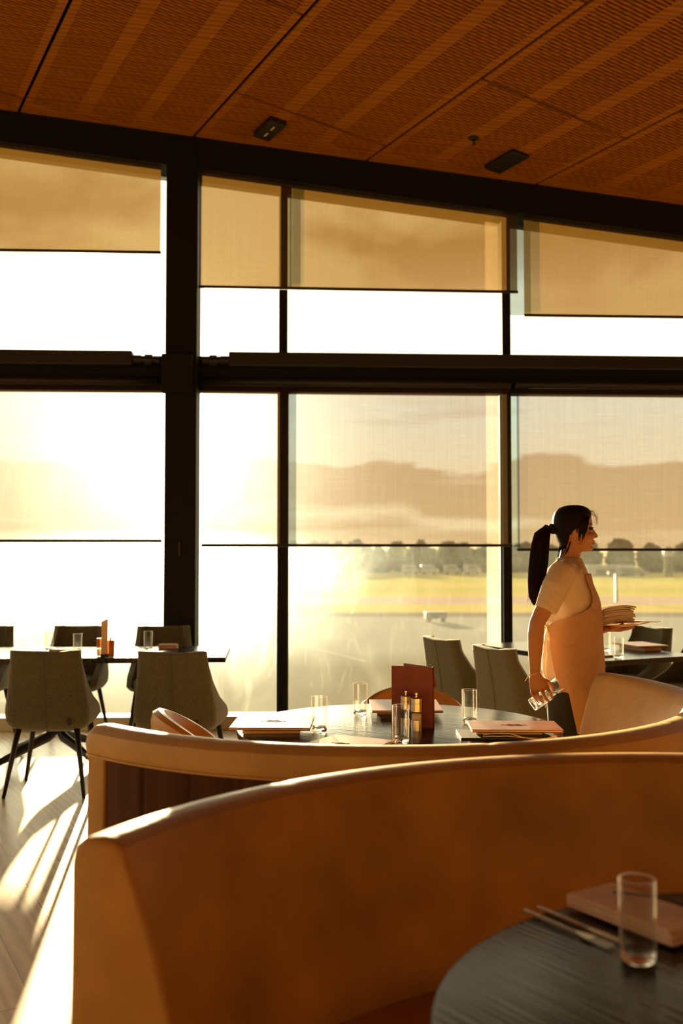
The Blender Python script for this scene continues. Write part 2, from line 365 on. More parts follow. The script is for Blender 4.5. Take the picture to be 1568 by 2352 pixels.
class MB:
    def __init__(s): s.v = []; s.f = []
    def add(s, vs, fs, mat=None):
        k = len(s.v)
        s.v += [tuple((mat @ Vector(p)) if mat else p) for p in vs]
        s.f += [tuple(i + k for i in f) for f in fs]
        return s
    def box(s, c, d, mat=None, rz=0):
        x, y, z = (q / 2 for q in d)
        m = Matrix.Translation(c) @ Matrix.Rotation(rz, 4, 'Z')
        if mat: m = mat @ m
        vs = [(i * x, j * y, k * z) for k in (-1, 1) for j in (-1, 1) for i in (-1, 1)]
        return s.add(vs, [(0, 2, 3, 1), (4, 5, 7, 6), (0, 1, 5, 4), (2, 6, 7, 3), (0, 4, 6, 2), (1, 3, 7, 5)], m)
    def box6(s, x0, x1, y0, y1, z0, z1, mat=None):
        return s.box(((x0 + x1) / 2, (y0 + y1) / 2, (z0 + z1) / 2), (abs(x1 - x0), abs(y1 - y0), abs(z1 - z0)), mat)
    def tube(s, pts, rad, seg=10, cap=True, mat=None, flat=1.0):
        pts = [Vector(p) for p in pts]; n = len(pts)
        if isinstance(rad, (int, float)): rad = [rad] * n
        rings = []; up = None
        for i, p in enumerate(pts):
            d = (pts[min(i + 1, n - 1)] - pts[max(i - 1, 0)])
            if d.length < 1e-9: d = Vector((0, 0, 1))
            d.normalize()
            if up is None:
                up = Vector((0, 0, 1)) if abs(d.z) < .9 else Vector((0, 1, 0))
            a = d.cross(up)
            if a.length < 1e-6: a = d.cross(Vector((1, 0, 0)))
            a.normalize(); b = a.cross(d).normalized(); up = b
            rings.append([p + a * math.cos(2 * math.pi * k / seg) * rad[i] + b * math.sin(2 * math.pi * k / seg) * rad[i] * flat for k in range(seg)])
        return s.loft(rings, cap, mat)
    def loft(s, rings, cap=True, mat=None, closed=True):
        n = len(rings[0]); vs = [tuple(p) for r in rings for p in r]; fs = []
        for i in range(len(rings) - 1):
            for k in range(n if closed else n - 1):
                k2 = (k + 1) % n
                fs.append((i * n + k, i * n + k2, (i + 1) * n + k2, (i + 1) * n + k))
        if cap and closed:
            fs.append(tuple(range(n))[::-1]); fs.append(tuple((len(rings) - 1) * n + k for k in range(n)))
        return s.add(vs, fs, mat)
    def lathe(s, prof, seg=32, mat=None, closed_prof=False, a0=0, a1=2 * math.pi):
        full = abs(a1 - a0 - 2 * math.pi) < 1e-6
        n = seg if full else seg + 1
        rings = [[(r * math.cos(a0 + (a1 - a0) * k / seg), r * math.sin(a0 + (a1 - a0) * k / seg), z) for r, z in prof] for k in range(n)]
        m = len(prof); vs = [p for r in rings for p in r]; fs = []
        for i in range(n if full else n - 1):
            j = (i + 1) % n
            for k in range(m if closed_prof else m - 1):
                k2 = (k + 1) % m
                fs.append((i * m + k, j * m + k, j * m + k2, i * m + k2))
        if not full and closed_prof:
            fs.append(tuple(range(m))); fs.append(tuple((n - 1) * m + k for k in range(m))[::-1])
        return s.add(vs, fs, mat)
    def ball(s, c, r, seg=16, rg=10, mat=None):
        if isinstance(r, (int, float)): r = (r, r, r)
        rings = []
        for i in range(1, rg):
            t = math.pi * i / rg
            rings.append([(c[0] + r[0] * math.sin(t) * math.cos(2 * math.pi * k / seg), c[1] + r[1] * math.sin(t) * math.sin(2 * math.pi * k / seg), c[2] - r[2] * math.cos(t)) for k in range(seg)])
        return s.loft(rings, True, mat)
    def build(s, name, mat, parent=None, smooth=False, bevel=0, loc=None, rz=0, solid=0, subd=0, remesh=0, smooth_it=0, auto=False):
        me = bpy.data.meshes.new(name)
        me.from_pydata(s.v, [], s.f); me.update()
        bm = bmesh.new(); bm.from_mesh(me)
        bmesh.ops.remove_doubles(bm, verts=bm.verts, dist=1e-6)
        bmesh.ops.recalc_face_normals(bm, faces=bm.faces); bm.to_mesh(me); bm.free()
        if mat: me.materials.append(mat)
        o = bpy.data.objects.new(name, me); COL.objects.link(o)
        if parent: o.parent = parent
        if loc is not None: o.location = loc
        o.rotation_euler.z = rz
        if solid:
            q = o.modifiers.new('thickness', 'SOLIDIFY'); q.thickness = solid; q.offset = 0
        if bevel:
            q = o.modifiers.new('bevel', 'BEVEL'); q.width = bevel; q.segments = 2; q.limit_method = 'ANGLE'; q.angle_limit = R(40)
        if subd:
            q = o.modifiers.new('subdivision', 'SUBSURF'); q.levels = subd; q.render_levels = subd
        if remesh:
            q = o.modifiers.new('remesh', 'REMESH'); q.mode = 'VOXEL'; q.voxel_size = remesh; q.use_smooth_shade = True
        if smooth_it:
            q = o.modifiers.new('smooth', 'SMOOTH'); q.iterations = smooth_it; q.factor = .5
        if smooth:
            for p in me.polygons: p.use_smooth = True
            if auto:
                try: me.set_sharp_from_angle(angle=R(38))
                except Exception: pass
        return o

def tag(o, label, cat, group=None, kind=None):
    o['label'] = label; o['category'] = cat
    if group: o['group'] = group
    if kind: o['kind'] = kind
    return o
def struct(o):
    o['kind'] = 'structure'; return o
def thing(name, loc, rz, label, cat, group=None):
    o = bpy.data.objects.new(name, None); COL.objects.link(o); o.empty_display_size = .1
    o.location = loc; o.rotation_euler.z = rz
    return tag(o, label, cat, group)
def dup(root, loc, rz, label, group=None, scale=None):
    def cp(o, parent):
        c = o.copy(); COL.objects.link(c)
        if parent: c.parent = parent
        for ch in o.children: cp(ch, c)
        return c
    c = cp(root, None); c.location = loc; c.rotation_euler.z = rz; c['label'] = label
    if group: c['group'] = group
    if scale: c.scale = scale
    return c

def px(x, y, z):
    """a point of the place at height z, from where the photograph shows it"""
    c, s = math.cos(PITCH), math.sin(PITCH)
    v = Vector(((x - 784) / 2352, c - (-(y - 1176) / 2352) * s, s + (-(y - 1176) / 2352) * c))
    k = (z - EYE) / v.z
    return Vector((v.x * k, v.y * k, z))

# ------------------------------------------------------------------ the room
YAW = R(3); WD = 8.6
WM = Matrix.Translation((0, WD, 0)) @ Matrix.Rotation(YAW, 4, 'Z') @ Matrix.Translation((-WD * math.sin(YAW), 0, 0))     # window wall frame: x along, y outwards
CO = Vector((-2.783, 8.204, 5.065))                                    # a point on the sloping ceiling
CS = Vector((-math.sin(R(27.3)), math.cos(R(27.3)), 0))
CT = Vector((.881, .455, -.132)).normalized(); CN = CS.cross(CT).normalized()
if CN.z < 0: CN = -CN
def ceil_z(x, y):
    return CO.z - ((x - CO.x) * CN.x + (y - CO.y) * CN.y) / CN.z
def wall_ceil(u, v=0.):
    p = WM @ Vector((u, v, 0)); return ceil_z(p.x, p.y)

UL, UR = -6.5, 7.5
struct(MB().box6(-9, 10, -5, 9.2, -.12, 0).build('floor', M['floor']))
# the floor's edge under the window wall is cut by the sill
# ceiling: dark backing with slotted timber panels
cm = Matrix((( *CS, 0), (*CT, 0), (*CN, 0), (0, 0, 0, 1))).transposed()
cm = Matrix.Translation(CO) @ cm
cq = []
for dz in (.07, .12):
    for u, y_ in ((-7.6, None), (9.5, None), (10, -5.5), (-9, -5.5)):
        p = WM @ Vector((u, .16, 0)) if y_ is None else Vector((u, y_, 0))
        cq.append((p.x, p.y, ceil_z(p.x, p.y) + dz))
ceil = struct(MB().add(cq, [(0, 1, 2, 3), (4, 7, 6, 5), (0, 4, 5, 1), (1, 5, 6, 2), (2, 6, 7, 3), (3, 7, 4, 0)]).build('ceiling', M['slot_black']))
joints = {-4: -1.9, -3: -.8, -2: -1.3, -1: -.31, 0: -.37, 1: -1.556, 2: -.475, 3: -1.0, 4: -.2, 5: -1.4}
T0, TP, PL, PITCHS = .14, 1.309, 2.4, .0335
WN = Vector((-math.sin(YAW), math.cos(YAW), 0))
def wall_dist(s_, t_):
    p = cm @ Vector((s_, t_, 0)); return (Vector((0, WD, 0)) - p).dot(WN)
for mo in range(-4, 6):
    t0, t1 = T0 + mo * TP + .012, T0 + (mo + 1) * TP - .012
    js = joints[mo] + PL
    for k in range(5):
        s1, s0 = js - k * PL - .004, js - (k + 1) * PL + .004
        if s0 > 3.0 or s1 < -8.5: continue
        if wall_dist(s1, t0) < .1 and wall_dist(s0, t0) < .1 and wall_dist(s0, t1) < .1: continue
        b = MB()
        def quad(sa, sb, ta, tb, th=.022):
            m0, m1 = wall_dist(0, ta), wall_dist(0, tb)      # stop at the window wall
            k_ = CS.dot(WN); e0, e1 = min(sb, m0 / k_), min(sb, m1 / k_)
            if e0 <= sa or e1 <= sa: return
            if e0 < sb or e1 < sb:
                b.add([(sa, ta, 0), (e0, ta, 0), (e1, tb, 0), (sa, tb, 0), (sa, ta, th), (e0, ta, th), (e1, tb, th), (sa, tb, th)],
                      [(0, 3, 2, 1), (0, 1, 5, 4), (1, 2, 6, 5), (2, 3, 7, 6), (3, 0, 4, 7)], cm); return
            b.add([(sa, ta, 0), (sb, ta, 0), (sb, tb, 0), (sa, tb, 0), (sa, ta, th), (sb, ta, th), (sb, tb, th), (sa, tb, th)],
                  [(0, 3, 2, 1), (0, 1, 5, 4), (1, 2, 6, 5), (2, 3, 7, 6), (3, 0, 4, 7)], cm)
        a = t0; strips = []
        w = (t1 - t0 - 4 * .055) / 3.
        edges = [(t0, t0 + .055), (t0 + .055 + w - 0, t0 + .055 + w + .11 - .055), ]
        sw = .108; slot = (t1 - t0 - 2 * .055 - 2 * sw) / 3
        c0 = t0 + .055
        solid = [(t0, c0), (c0 + slot, c0 + slot + sw), (c0 + 2 * slot + sw, c0 + 2 * slot + 2 * sw), (c0 + 3 * slot + 2 * sw, t1)]
        slots = [(c0, c0 + slot), (c0 + slot + sw, c0 + 2 * slot + sw), (c0 + 2 * slot + 2 * sw, c0 + 3 * slot + 2 * sw)]
        for ta, tb in solid: quad(s0, s1, ta, tb)
        quad(s0, s0 + .012, t0, t1); quad(s1 - .012, s1, t0, t1)
        n = int((s1 - s0) / PITCHS)
        for i in range(n + 1):
            sa = s0 + i * PITCHS
            for ta, tb in slots:
                near = wall_dist(sa, (ta + tb) / 2)
                if near < .40: quad(sa, min(s1, sa + PITCHS), ta, tb)
                elif near > 9.5: quad(sa, min(s1, sa + PITCHS), ta, tb)
                else: quad(sa, min(s1, sa + PITCHS * .50), ta, tb)
        b.build('timber_panel', M['ceiling_wood'], ceil)

def wbox(b, u0, u1, v0, v1, z0, z1): return b.box6(u0, u1, v0, v1, z0, z1, WM)
def wprism(b, u0, u1, v0, v1, za0, za1, zb0, zb1):
    vs = [(u0, v0, za0), (u1, v0, zb0), (u1, v1, zb0), (u0, v1, za0), (u0, v0, za1), (u1, v0, zb1), (u1, v1, zb1), (u0, v1, za1)]
    return b.add(vs, [(0, 3, 2, 1), (4, 5, 6, 7), (0, 1, 5, 4), (1, 2, 6, 5), (2, 3, 7, 6), (3, 0, 4, 7)], WM)

# window wall members
b = MB(); wprism(b, UL, UR, -.24, .16, wall_ceil(UL) - .25, wall_ceil(UL) + .04, wall_ceil(UR) - .25, wall_ceil(UR) + .04)
struct(b.build('trim_1', M['frame']))                                   # head beam following the ceiling
b = MB(); wbox(b, UL, UR, -.05, .12, 2.80, 3.09); wbox(b, UL, UR, -.09, -.05, 2.86, 2.99)
struct(b.build('trim_2', M['frame'], bevel=.004))                       # transom
b = MB(); wbox(b, UL, UR, -.10, .12, 0, .11)
struct(b.build('trim_3', M['tape'], bevel=.004))                        # sill
column = MB(); wbox(column, -1.0, -.745, -.25, .10, 0, wall_ceil(-.9) - .02)
column = struct(column.build('column', M['frame'], bevel=.008))
b = MB(); wbox(b, -1.02, -.775, -.33, -.25, 2.74, 3.055); jb = b.build('junction_box', M['frame'], bevel=.008)
tag(jb, 'black junction box mounted on the column at the transom', 'electrical box')
b = MB(); wbox(b, -.885, -.865, -.262, -.25, 1.42, 1.54); b.build('lock_plate', M['black_metal'], column, bevel=.003)
ti = 4
def mullion(u0, u1):
    global ti
    b = MB(); wbox(b, u0, u1, -.05, .12, .10, 2.81); wbox(b, u0, u1, -.05, .12, 3.08, wall_ceil(u0) - .2)
    struct(b.build('trim_%d' % ti, M['frame'], bevel=.003)); ti += 1
mus = [(-.078, -.006), (1.812, 1.885), (3.80, 3.87), (5.74, 5.81), (-3.02, -2.95), (-4.96, -4.89)]
for u0, u1 in mus: mullion(u0, u1)
# glazing
bays = [(UL, -4.96), (-4.89, -3.02), (-2.95, -1.0), (-.755, -.078), (-.006, 1.812), (1.885, 3.80), (3.87, 5.74), (5.81, UR)]
for i, (u0, u1) in enumerate(bays):
    w = bpy.data.objects.new('window_%d' % (i + 1), None); COL.objects.link(w); struct(w)
    b = MB(); wbox(b, u0, u1, .03, .036, .11, 2.80); b.build('pane', M['pane_low'], w)
    b = MB(); wprism(b, u0, u1, .03, .036, 3.09, wall_ceil(u0) - .25, 3.09, wall_ceil(u1) - .25); b.build('pane', M['pane_high'], w)
    # rubber edge channel
    b = MB(); wbox(b, u0, u0 + .012, .02, .05, .11, 2.8); wbox(b, u1 - .012, u1, .02, .05, .11, 2.8); b.build('gasket', M['frame'], w)
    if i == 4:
        b = MB(); wbox(b, 1.69, 1.80, .05, .052, .11, 2.80); wprism(b, 1.69, 1.80, .05, .052, 3.70, wall_ceil(1.69) - .22, 3.70, wall_ceil(1.8) - .22); b.build('edge_strip', M['strip_milky'], w)
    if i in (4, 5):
        b = MB(); wbox(b, u0 + .013, u0 + (.075 if i == 4 else .09), .05, .052, 1.50, 2.80); zf = 3.70 if i == 4 else 3.49; wprism(b, u0 + .013, u0 + (.11 if i == 4 else .20), .05, .052, zf, wall_ceil(u0) - .22, zf, wall_ceil(u0 + .1) - .22); b.build('edge_strip', M['strip_grey'], w)

# roller blinds
def blind(u0, u1, zb, top, low, label, hem_l=None, tilt=0.):
    t = thing('roller_blind', WM @ Vector(((u0 + u1) / 2, -.17, zb)), YAW, label, 'blind', 'roller blinds on the window wall')
    cu = (u0 + u1) / 2
    n = 24; b = MB()
    rows = [[], []]
    for r_ in range(2):
        for i in range(n + 1):
            u = u0 + (u1 - u0) * i / n
            z = 0 + tilt * (u - cu) if r_ == 0 else (top(u) - zb)
            rows[r_].append((u - cu, .004 * math.sin(u * 3.1), z))
    b.loft(rows, False, None, closed=False)
    b.build('fabric', M['blind_low' if low else 'blind_up'], t)
    b = MB(); a = u0 - cu - .004; c = u1 - cu + .004
    b.tube([(a, 0, tilt * a), (c, 0, tilt * c)], .0125, 10); b.build('hem_bar', M['hem'], t, smooth=True)
    if low:
        b = MB(); b.tube([(a, .02, 2.86 - zb), (c, .02, 2.86 - zb)], .034, 14); b.build('roller_tube', M['black_metal'], t, smooth=True)
    else:
        b = MB(); z0, z1 = top(u0) - zb, top(u1) - zb
        b.tube([(a, .03, z0 - .0), (c, .03, z1 - .0)], .03, 14); b.build('roller_tube', M['black_metal'], t, smooth=True)
    return t
WT = lambda u: wall_ceil(u, -.2) - .20
LT = lambda u: 2.86
blind(-4.0, -1.055, 3.925, WT, 0, 'upper roller blind left of the black column, cloud showing through it', tilt=0)
blind(-.735, 1.918, 3.64, WT, 0, 'widest upper roller blind, hanging just right of the black column', tilt=-.003)
blind(1.975, 4.5, 3.44, WT, 0, 'upper roller blind that hangs lowest, above the person', tilt=0)
blind(-4.0, -1.03, 1.545, LT, 1, 'lower roller blind left of the column, bright with the low sun', tilt=0)
blind(-.700, 1.855, 1.51, LT, 1, 'wide lower roller blind between the column and the right mullion', tilt=0)
blind(1.905, 4.5, 1.475, LT, 1, 'lower roller blind behind the head of the person', tilt=0)
# motor housings lying on the transom
for u0, u1, lab in ((-5.0, -1.28, 'black blind motor housing on the transom, left of the column'), (-.49, 4.6, 'black blind motor housing on the transom, right of the column')):
    t = thing('blind_housing', WM @ Vector(((u0 + u1) / 2, -.12, 3.09)), YAW, lab, 'blind housing', 'motor housings on the transom')
    L = u1 - u0
    MB().box6(-L / 2, L / 2, -.05, .06, -.10, .018).build('casing', M['black'], t, bevel=.01)
    sgn = 1 if u0 < -2 else -1
    e = sgn * L / 2
    bb = MB(); bb.tube([(e, 0, -.045), (e + sgn * .07, 0, -.045)], .035, 14); bb.tube([(e + sgn * .10, 0, -.05), (e + sgn * .16, 0, -.05)], .046, 14); bb.tube([(e + sgn * .07, 0, -.045), (e + sgn * .22, 0, -.05)], .03, 10)
    bb.build('motor_end', M['black_metal'], t, smooth=True, auto=True)

# walls out of the picture: they shade the room; openings added for fill light
M['side_wall'] = pm('timber_side_wall', (.30, .13, .045), .7, var=.15, vscale=2)
b = MB(); b.box6(-6.4, -6.3, -5, 8.2, 0, .15); b.box6(-6.4, -6.3, -5, 8.2, 3.4, 5.9)
for y_ in (-5, -2.4, .2, 2.8, 5.4, 7.9): b.box6(-6.4, -6.3, y_, y_ + .12, .15, 3.4)
struct(b.build('wall_left', M['side_wall']))
MB().box6(-6.36, -6.35, -4.9, 8.0, .15, 3.4).build('window_9', M['pane_high'])['kind'] = 'structure'  # unseen left glazing, added so sky light fills the room from this side
b = MB(); b.box6(7.2, 7.3, -5, 8.9, 0, 4.6); struct(b.build('wall_right', M['side_wall']))
b = MB(); b.box6(-6.4, 7.3, -5.1, -5, 0, 1.0); b.box6(-6.4, 7.3, -5.1, -5, 3.2, 7.0)
for x in (-6.4, -3.0, .4, 3.8, 7.0): b.box6(x, x + .3, -5.1, -5, 1.0, 3.2)
struct(b.build('wall_back', M['side_wall']))

# ceiling fittings
def ceil_at(x, y, dn=0.):
    return Vector((x, y, ceil_z(x, y) - dn))
def ceil_thing(name, x, y, label, cat):
    t = bpy.data.objects.new(name, None); COL.objects.link(t); t.empty_display_size = .1
    m = cm.to_3x3().to_4x4(); t.matrix_world = Matrix.Translation(ceil_at(x, y)) @ m
    return tag(t, label, cat)
t = ceil_thing('exit_sign', -.564, 7.96, 'black rectangular fitting on the timber ceiling, nearer the column', 'ceiling fitting')
MB().box6(-.17, .17, -.07, .07, -.045, 0).build('body', M['black'], t, bevel=.006)
MB().box6(.03, .10, -.006, .006, -.047, -.045).build('slot', M['tape'], t); MB().box6(-.10, -.03, -.006, .006, -.047, -.045).build('slot', M['tape'], t)
t.name = 'ceiling_light_fitting'
t = ceil_thing('ceiling_vent', 1.319, 8.061, 'black slotted vent on the timber ceiling, furthest to the right', 'vent')
MB().box6(-.19, .19, -.08, .08, -.03, 0).build('frame', M['black'], t, bevel=.004)
bb = MB()
for i in range(12): bb.box6(-.17 + i * .031, -.155 + i * .031, -.07, .07, -.036, -.03)
bb.build('louvre', M['black_metal'], t)
t = thing('sprinkler_head', ceil_at(1.02, 7.763), 0, 'small round black sprinkler with rosette under the timber ceiling', 'sprinkler')
MB().lathe([(.001, -.014), (.035, -.012), (.045, 0), (.001, 0)], 20).build('rosette', M['black'], t, smooth=True)
MB().tube([(0, 0, 0), (0, 0, -.05)], .009, 10).tube([(0, 0, -.05), (0, 0, -.054)], .016, 12).build('nozzle', M['black_metal'], t, smooth=True)

# ------------------------------------------------------------------ outside: the airfield, six metres below
GZ = -6.0
struct(MB().add([(-900, 9.5, GZ), (900, 9.5, GZ), (900, 900, GZ), (-900, 900, GZ), (-900, 9.5, GZ - 1), (900, 9.5, GZ - 1), (900, 900, GZ - 1), (-900, 900, GZ - 1)],
    [(0, 1, 2, 3), (4, 7, 6, 5), (0, 4, 5, 1), (2, 6, 7, 3), (1, 5, 6, 2), (3, 7, 4, 0)]).build('ground', M['airfield']))
def gpx(x, y): return px(x, y, GZ)
for (p, q, w) in (((450, 1436), (640, 1472), .35), ((400, 1433), (560, 1420), .4), ((905, 1418), (1136, 1452), .35), ((0, 1405), (250, 1392), .5), ((640, 1470), (840, 1520), .25)):
    a, c = gpx(*p), gpx(*q); dd = (c - a).normalized(); nn = Vector((-dd.y, dd.x, 0)) * w / 2
    up = Vector((0, 0, .02))
    o = MB().add([a + nn, a - nn, c - nn, c + nn, a + nn + up, a - nn + up, c - nn + up, c + nn + up], [(0, 1, 2, 3), (4, 7, 6, 5), (0, 4, 5, 1), (1, 5, 6, 2), (2, 6, 7, 3), (3, 7, 4, 0)]).build('ground_marking', M['line_paint'])
    struct(o)
def tree_mesh(seed, w, h):
    random.seed(seed); bm_ = bmesh.new()
    bmesh.ops.create_icosphere(bm_, subdivisions=4, radius=1.0)
    for v in bm_.verts:
        n = v.co.normalized()
        k = 1 + .35 * noise.noise(n * 1.6 + Vector((seed, 0, 0))) + .22 * noise.noise(n * 4.5 + Vector((0, seed, 0))) + .14 * noise.noise(n * 11) + .10 * noise.noise(n * 24)
        v.co = Vector((n.x * w * k, n.y * w * k, (n.z * h * .5 * k) + h * .52))
    me = bpy.data.meshes.new('crown'); bm_.to_mesh(me); bm_.free(); me.materials.append(M['tree'])
    for p in me.polygons: p.use_smooth = True
    return me
tms = [tree_mesh(s, w, h) for s, w, h in ((1, 4.4, 11.5), (2, 4.7, 10), (3, 4.2, 12.5), (4, 4.6, 11))]
trunk = MB().tube([(0, 0, 0), (.1, 0, 3), (.3, .1, 6)], [.5, .38, .22], 8)
tr_protos = []
for i, me in enumerate(tms):
    t = thing('tree', (0, 0, GZ), 0, 'hazy grey-green tree in the line beyond the airfield', 'tree', 'trees beyond the airfield')
    o = bpy.data.objects.new('crown', me); COL.objects.link(o); o.parent = t
    trunk.build('trunk', M['bark'], t, smooth=True)
    tr_protos.append(t)
random.seed(11); k = 0; x = -150.
while x < 175:
    y = 440 + 15 * (k % 3) + random.uniform(-2, 3); s = random.uniform(.85, 1.12)
    if k < 4: t = tr_protos[k]; t.location = (x, y, GZ); t.scale = (s * 1.25, s * 1.25, s)
    else: t = dup(tr_protos[k % 4], (x, y, GZ), random.uniform(0, 6), 'hazy grey-green tree in the line beyond the airfield', scale=(s * 1.25, s * 1.25, s))
    k += 1; x += random.uniform(4.2, 5.2)
# pale vehicles and sheds in front of the trees
def van(p, L, h, label, cat='vehicle', grp=None, mat='white_paint'):
    t = thing('parked_van', p, 0, label, cat, grp)
    prof = [(-L / 2, .5), (-L / 2, h * .93), (-L / 2 + .15, h), (L * .22, h), (L * .38, h * .62), (L / 2, h * .52), (L / 2, .5)]
    rings = [[(a, y_, z_) for a, z_ in prof] for y_ in (-1.1, 1.1)]
    MB().loft(rings, True).build('body', M[mat], t, bevel=.12)
    for wx in (-L * .3, L * .3):
        for s_ in (-1, 1):
            MB().tube([(wx, s_ * .85, .42), (wx, s_ * 1.12, .42)], .42, 14).build('wheel', M['black'], t)
    MB().box6(-L * .3, L * .2, -1.12, 1.12, h * .6, h * .85).build('side_window', M['grey_paint'], t)
    return t
for i, (xx, L, lab) in enumerate(((943, 6.5, 'first pale vehicle from the left in front of the far trees'), (985, 6.5, 'second pale vehicle from the left in front of the far trees'), (1038, 6.5, 'third pale vehicle from the left in front of the far trees'), (1085, 6.5, 'pale vehicle just left of the right mullion, before the trees'))):
    p = gpx(xx, 1319); van((p.x, p.y, GZ), L, 3.6, lab, grp='pale vehicles across the airfield')
p = gpx(1402, 1322); t = thing('airport_shed', (p.x, p.y, GZ), 0, 'low white shed across the airfield, right of the person', 'shed')
MB().box6(-6, 8, -2, 2, 0, 2.2).build('wall', M['grey_paint'], t)
MB().box6(-9, 8.3, -2.6, 2.6, 2.2, 3.8).box6(-9, -6, -2.6, 2.6, .4, 2.2).build('roof', M['white_paint'], t, bevel=.2)
p = gpx(1452, 1323); van((p.x, p.y, GZ), 11, 2.8, 'grey vehicle parked beside the low white shed', mat='grey_paint')
p = gpx(1415, 1382); t = thing('runway_sign', (p.x, p.y, GZ), 0, 'thin grey post with a crosspiece standing in the grass', 'post')
MB().box6(-.22, .22, -.22, .22, 0, 4.6).build('post', M['grey_paint'], t); MB().box6(-1.3, 1.3, -.15, .15, 4.4, 4.8).build('crosspiece', M['grey_paint'], t)
for xx, yb, ht, lab in ((1505, 1322, 9.5, 'tall white tank among the far trees, left of the pair'), (1553, 1316, 9.0, 'white tank among the far trees at the right edge')):
    p = gpx(xx, yb); t = thing('storage_tank', (p.x, p.y - 15, GZ), 0, lab, 'tank', 'white tanks before the trees')
    MB().tube([(0, 0, 0), (0, 0, ht - 1)], 1.5, 16).build('stand', M['tree'], t)
    MB().ball((0, 0, ht - 1.2), (1.9, 1.9, 2.2)).build('vessel', M['white_paint'], t, smooth=True)
p = gpx(1000, 1428); t = thing('baggage_cart', (p.x, p.y, GZ), .1, 'small dark cart standing on the pale apron', 'cart')
MB().box6(-1.2, 1.2, -.6, .6, .35, 1.1).build('body', M['grey_paint'], t, bevel=.05)
for s_ in (-1, 1):
    for q_ in (-1, 1): MB().tube([(.8 * s_, .5 * q_, .2), (.8 * s_, .62 * q_, .2)], .2, 12).build('wheel', M['black'], t)

# ------------------------------------------------------------------ horseshoe booths
def booth(cx, cy, rin, a0, a1, label, dark_back, seams, H=.915):
    """curved banquette: inner face radius rin at the rim, opening between a1 and a0"""
    t = thing('horseshoe_booth', (cx, cy, 0), 0, label, 'booth', None)
    N = 150
    def groove(a):
        return sum(math.exp(-((a - s_) / .006) ** 2) for s_ in seams)
    def ring(prof, a, e=0.):
        g_ = groove(a)
        return [((r - (0.007 * g_ if r < rin + .03 else -.006 * g_)) * math.cos(a), (r - (0.0) * g_) * math.sin(a), z - .003 * g_) for r, z in prof]
    th = .115
    # backrest cushion: leans back, rolls over the top
    ro = rin + th
    if dark_back:
        prof = [(rin - .14, .42), (rin - .115, .55), (rin - .065, .72), (rin - .02, .84), (rin + .0, .88), (rin + .012, .902), (rin + .03, .912), (rin + .06, H), (rin + .09, .912), (ro, .895), (ro + .008, .865), (ro + .004, .835), (ro - .004, .826), (ro - .03, .825), (ro - .03, .42)]
    else:
        prof = [(rin - .14, .42), (rin - .115, .55), (rin - .065, .72), (rin - .02, .84), (rin - .004, .88), (rin + .006, .902), (rin + .026, .912), (rin + .06, H), (rin + .09, .912), (ro - .006, .897), (ro, .87), (ro, .10), (ro - .05, .10), (ro - .05, .42)]
    rings = []
    for i in range(N + 1):
        a = a0 + (a1 - a0) * i / N
        rings.append(ring(prof, a))
    # round the two ends a little
    def endcap(a, da, sgn):
        out = []
        c = (rin - .0, .6)
        for k_, f in ((.5, .992), (1.1, .965), (1.5, .93)):
            out.append([((.0 + r * 1) * math.cos(a + da * k_), r * math.sin(a + da * k_), z) for r, z in [((r - rin) * (f if r > rin else 1 - (1 - f) * 1.2) + rin, z - (1 - f) * .25 if z > .6 else z) for r, z in prof]])
        return out
    e0 = endcap(a0, -.006, 1)[::-1]; e1 = endcap(a1, .006, 1)
    b = MB(); b.loft(e0 + rings + e1, True)
    b.build('backrest', M['leather_lit' if dark_back else 'leather'], t, smooth=True, auto=True)
    # seat ring and base
    ri = rin - .62
    prof = [(ri, .36), (ri - .01, .42), (ri + .02, .455), (ri + .06, .465), (rin - .10, .45), (rin - .09, .36)]
    rings = [[(r * math.cos(a), r * math.sin(a), z) for r, z in prof] for a in [a0 + .03 + (a1 - a0 - .06) * i / 90 for i in range(91)]]
    MB().loft(rings, True).build('seat', M['leather'], t, smooth=True, auto=True)
    prof = [(ri + .06, 0), (ri + .06, .355), (rin + th - .055, .355), (rin + th - .055, 0)]
    rings = [[(r * math.cos(a), r * math.sin(a), z) for r, z in prof] for a in [a0 + .02 + (a1 - a0 - .04) * i / 90 for i in range(91)]]
    MB().loft(rings, True).build('base', M['dark_panel'], t)
    if dark_back:
        # upholstered end strips and dark vertical outer panel, with slim ribs
        prof = [(ro - .028, .0), (ro - .028, .822), (ro - .002, .822), (ro - .002, .0)]
        q0, q1 = a0 + .075, a1 - .075
        rings = []
        for i in range(220):
            a = q0 + (q1 - q0) * i / 219
            bulge = -.006 * (1 if (i % 11) == 0 else 0)
            rings.append([((r + (bulge if r > ro - .01 else 0)) * math.cos(a), (r + (bulge if r > ro - .01 else 0)) * math.sin(a), z) for r, z in prof])
        MB().loft(rings, True).build('outer_panel', M['dark_panel'], t, smooth=False)
        for aa, ab in ((a0, q0), (q1, a1)):
            rings = [[(r * math.cos(a), r * math.sin(a), z) for r, z in [(ro - .13, 0), (ro - .13, .40), (ro - .028, .828), (ro + .002, .828), (ro + .002, 0)]] for a in [aa + (ab - aa) * i / 8 for i in range(9)]]
            MB().loft(rings, True).build('end_panel', M['leather'], t, bevel=.006)
            # piping along the top edge under the roll
        pts = [((ro + .003) * math.cos(a), (ro + .003) * math.sin(a), .829) for a in [a0 + (a1 - a0) * i / 120 for i in range(121)]]
        MB().tube(pts, .0045, 6).build('piping', M['leather_lit'], t, smooth=True)
    return t
booth(.76, 1.38, 1.245, R(8), R(157), 'nearest tan leather horseshoe booth, its curved inside wrapping the closest round table', False, [R(132), R(102), R(66), R(30)])
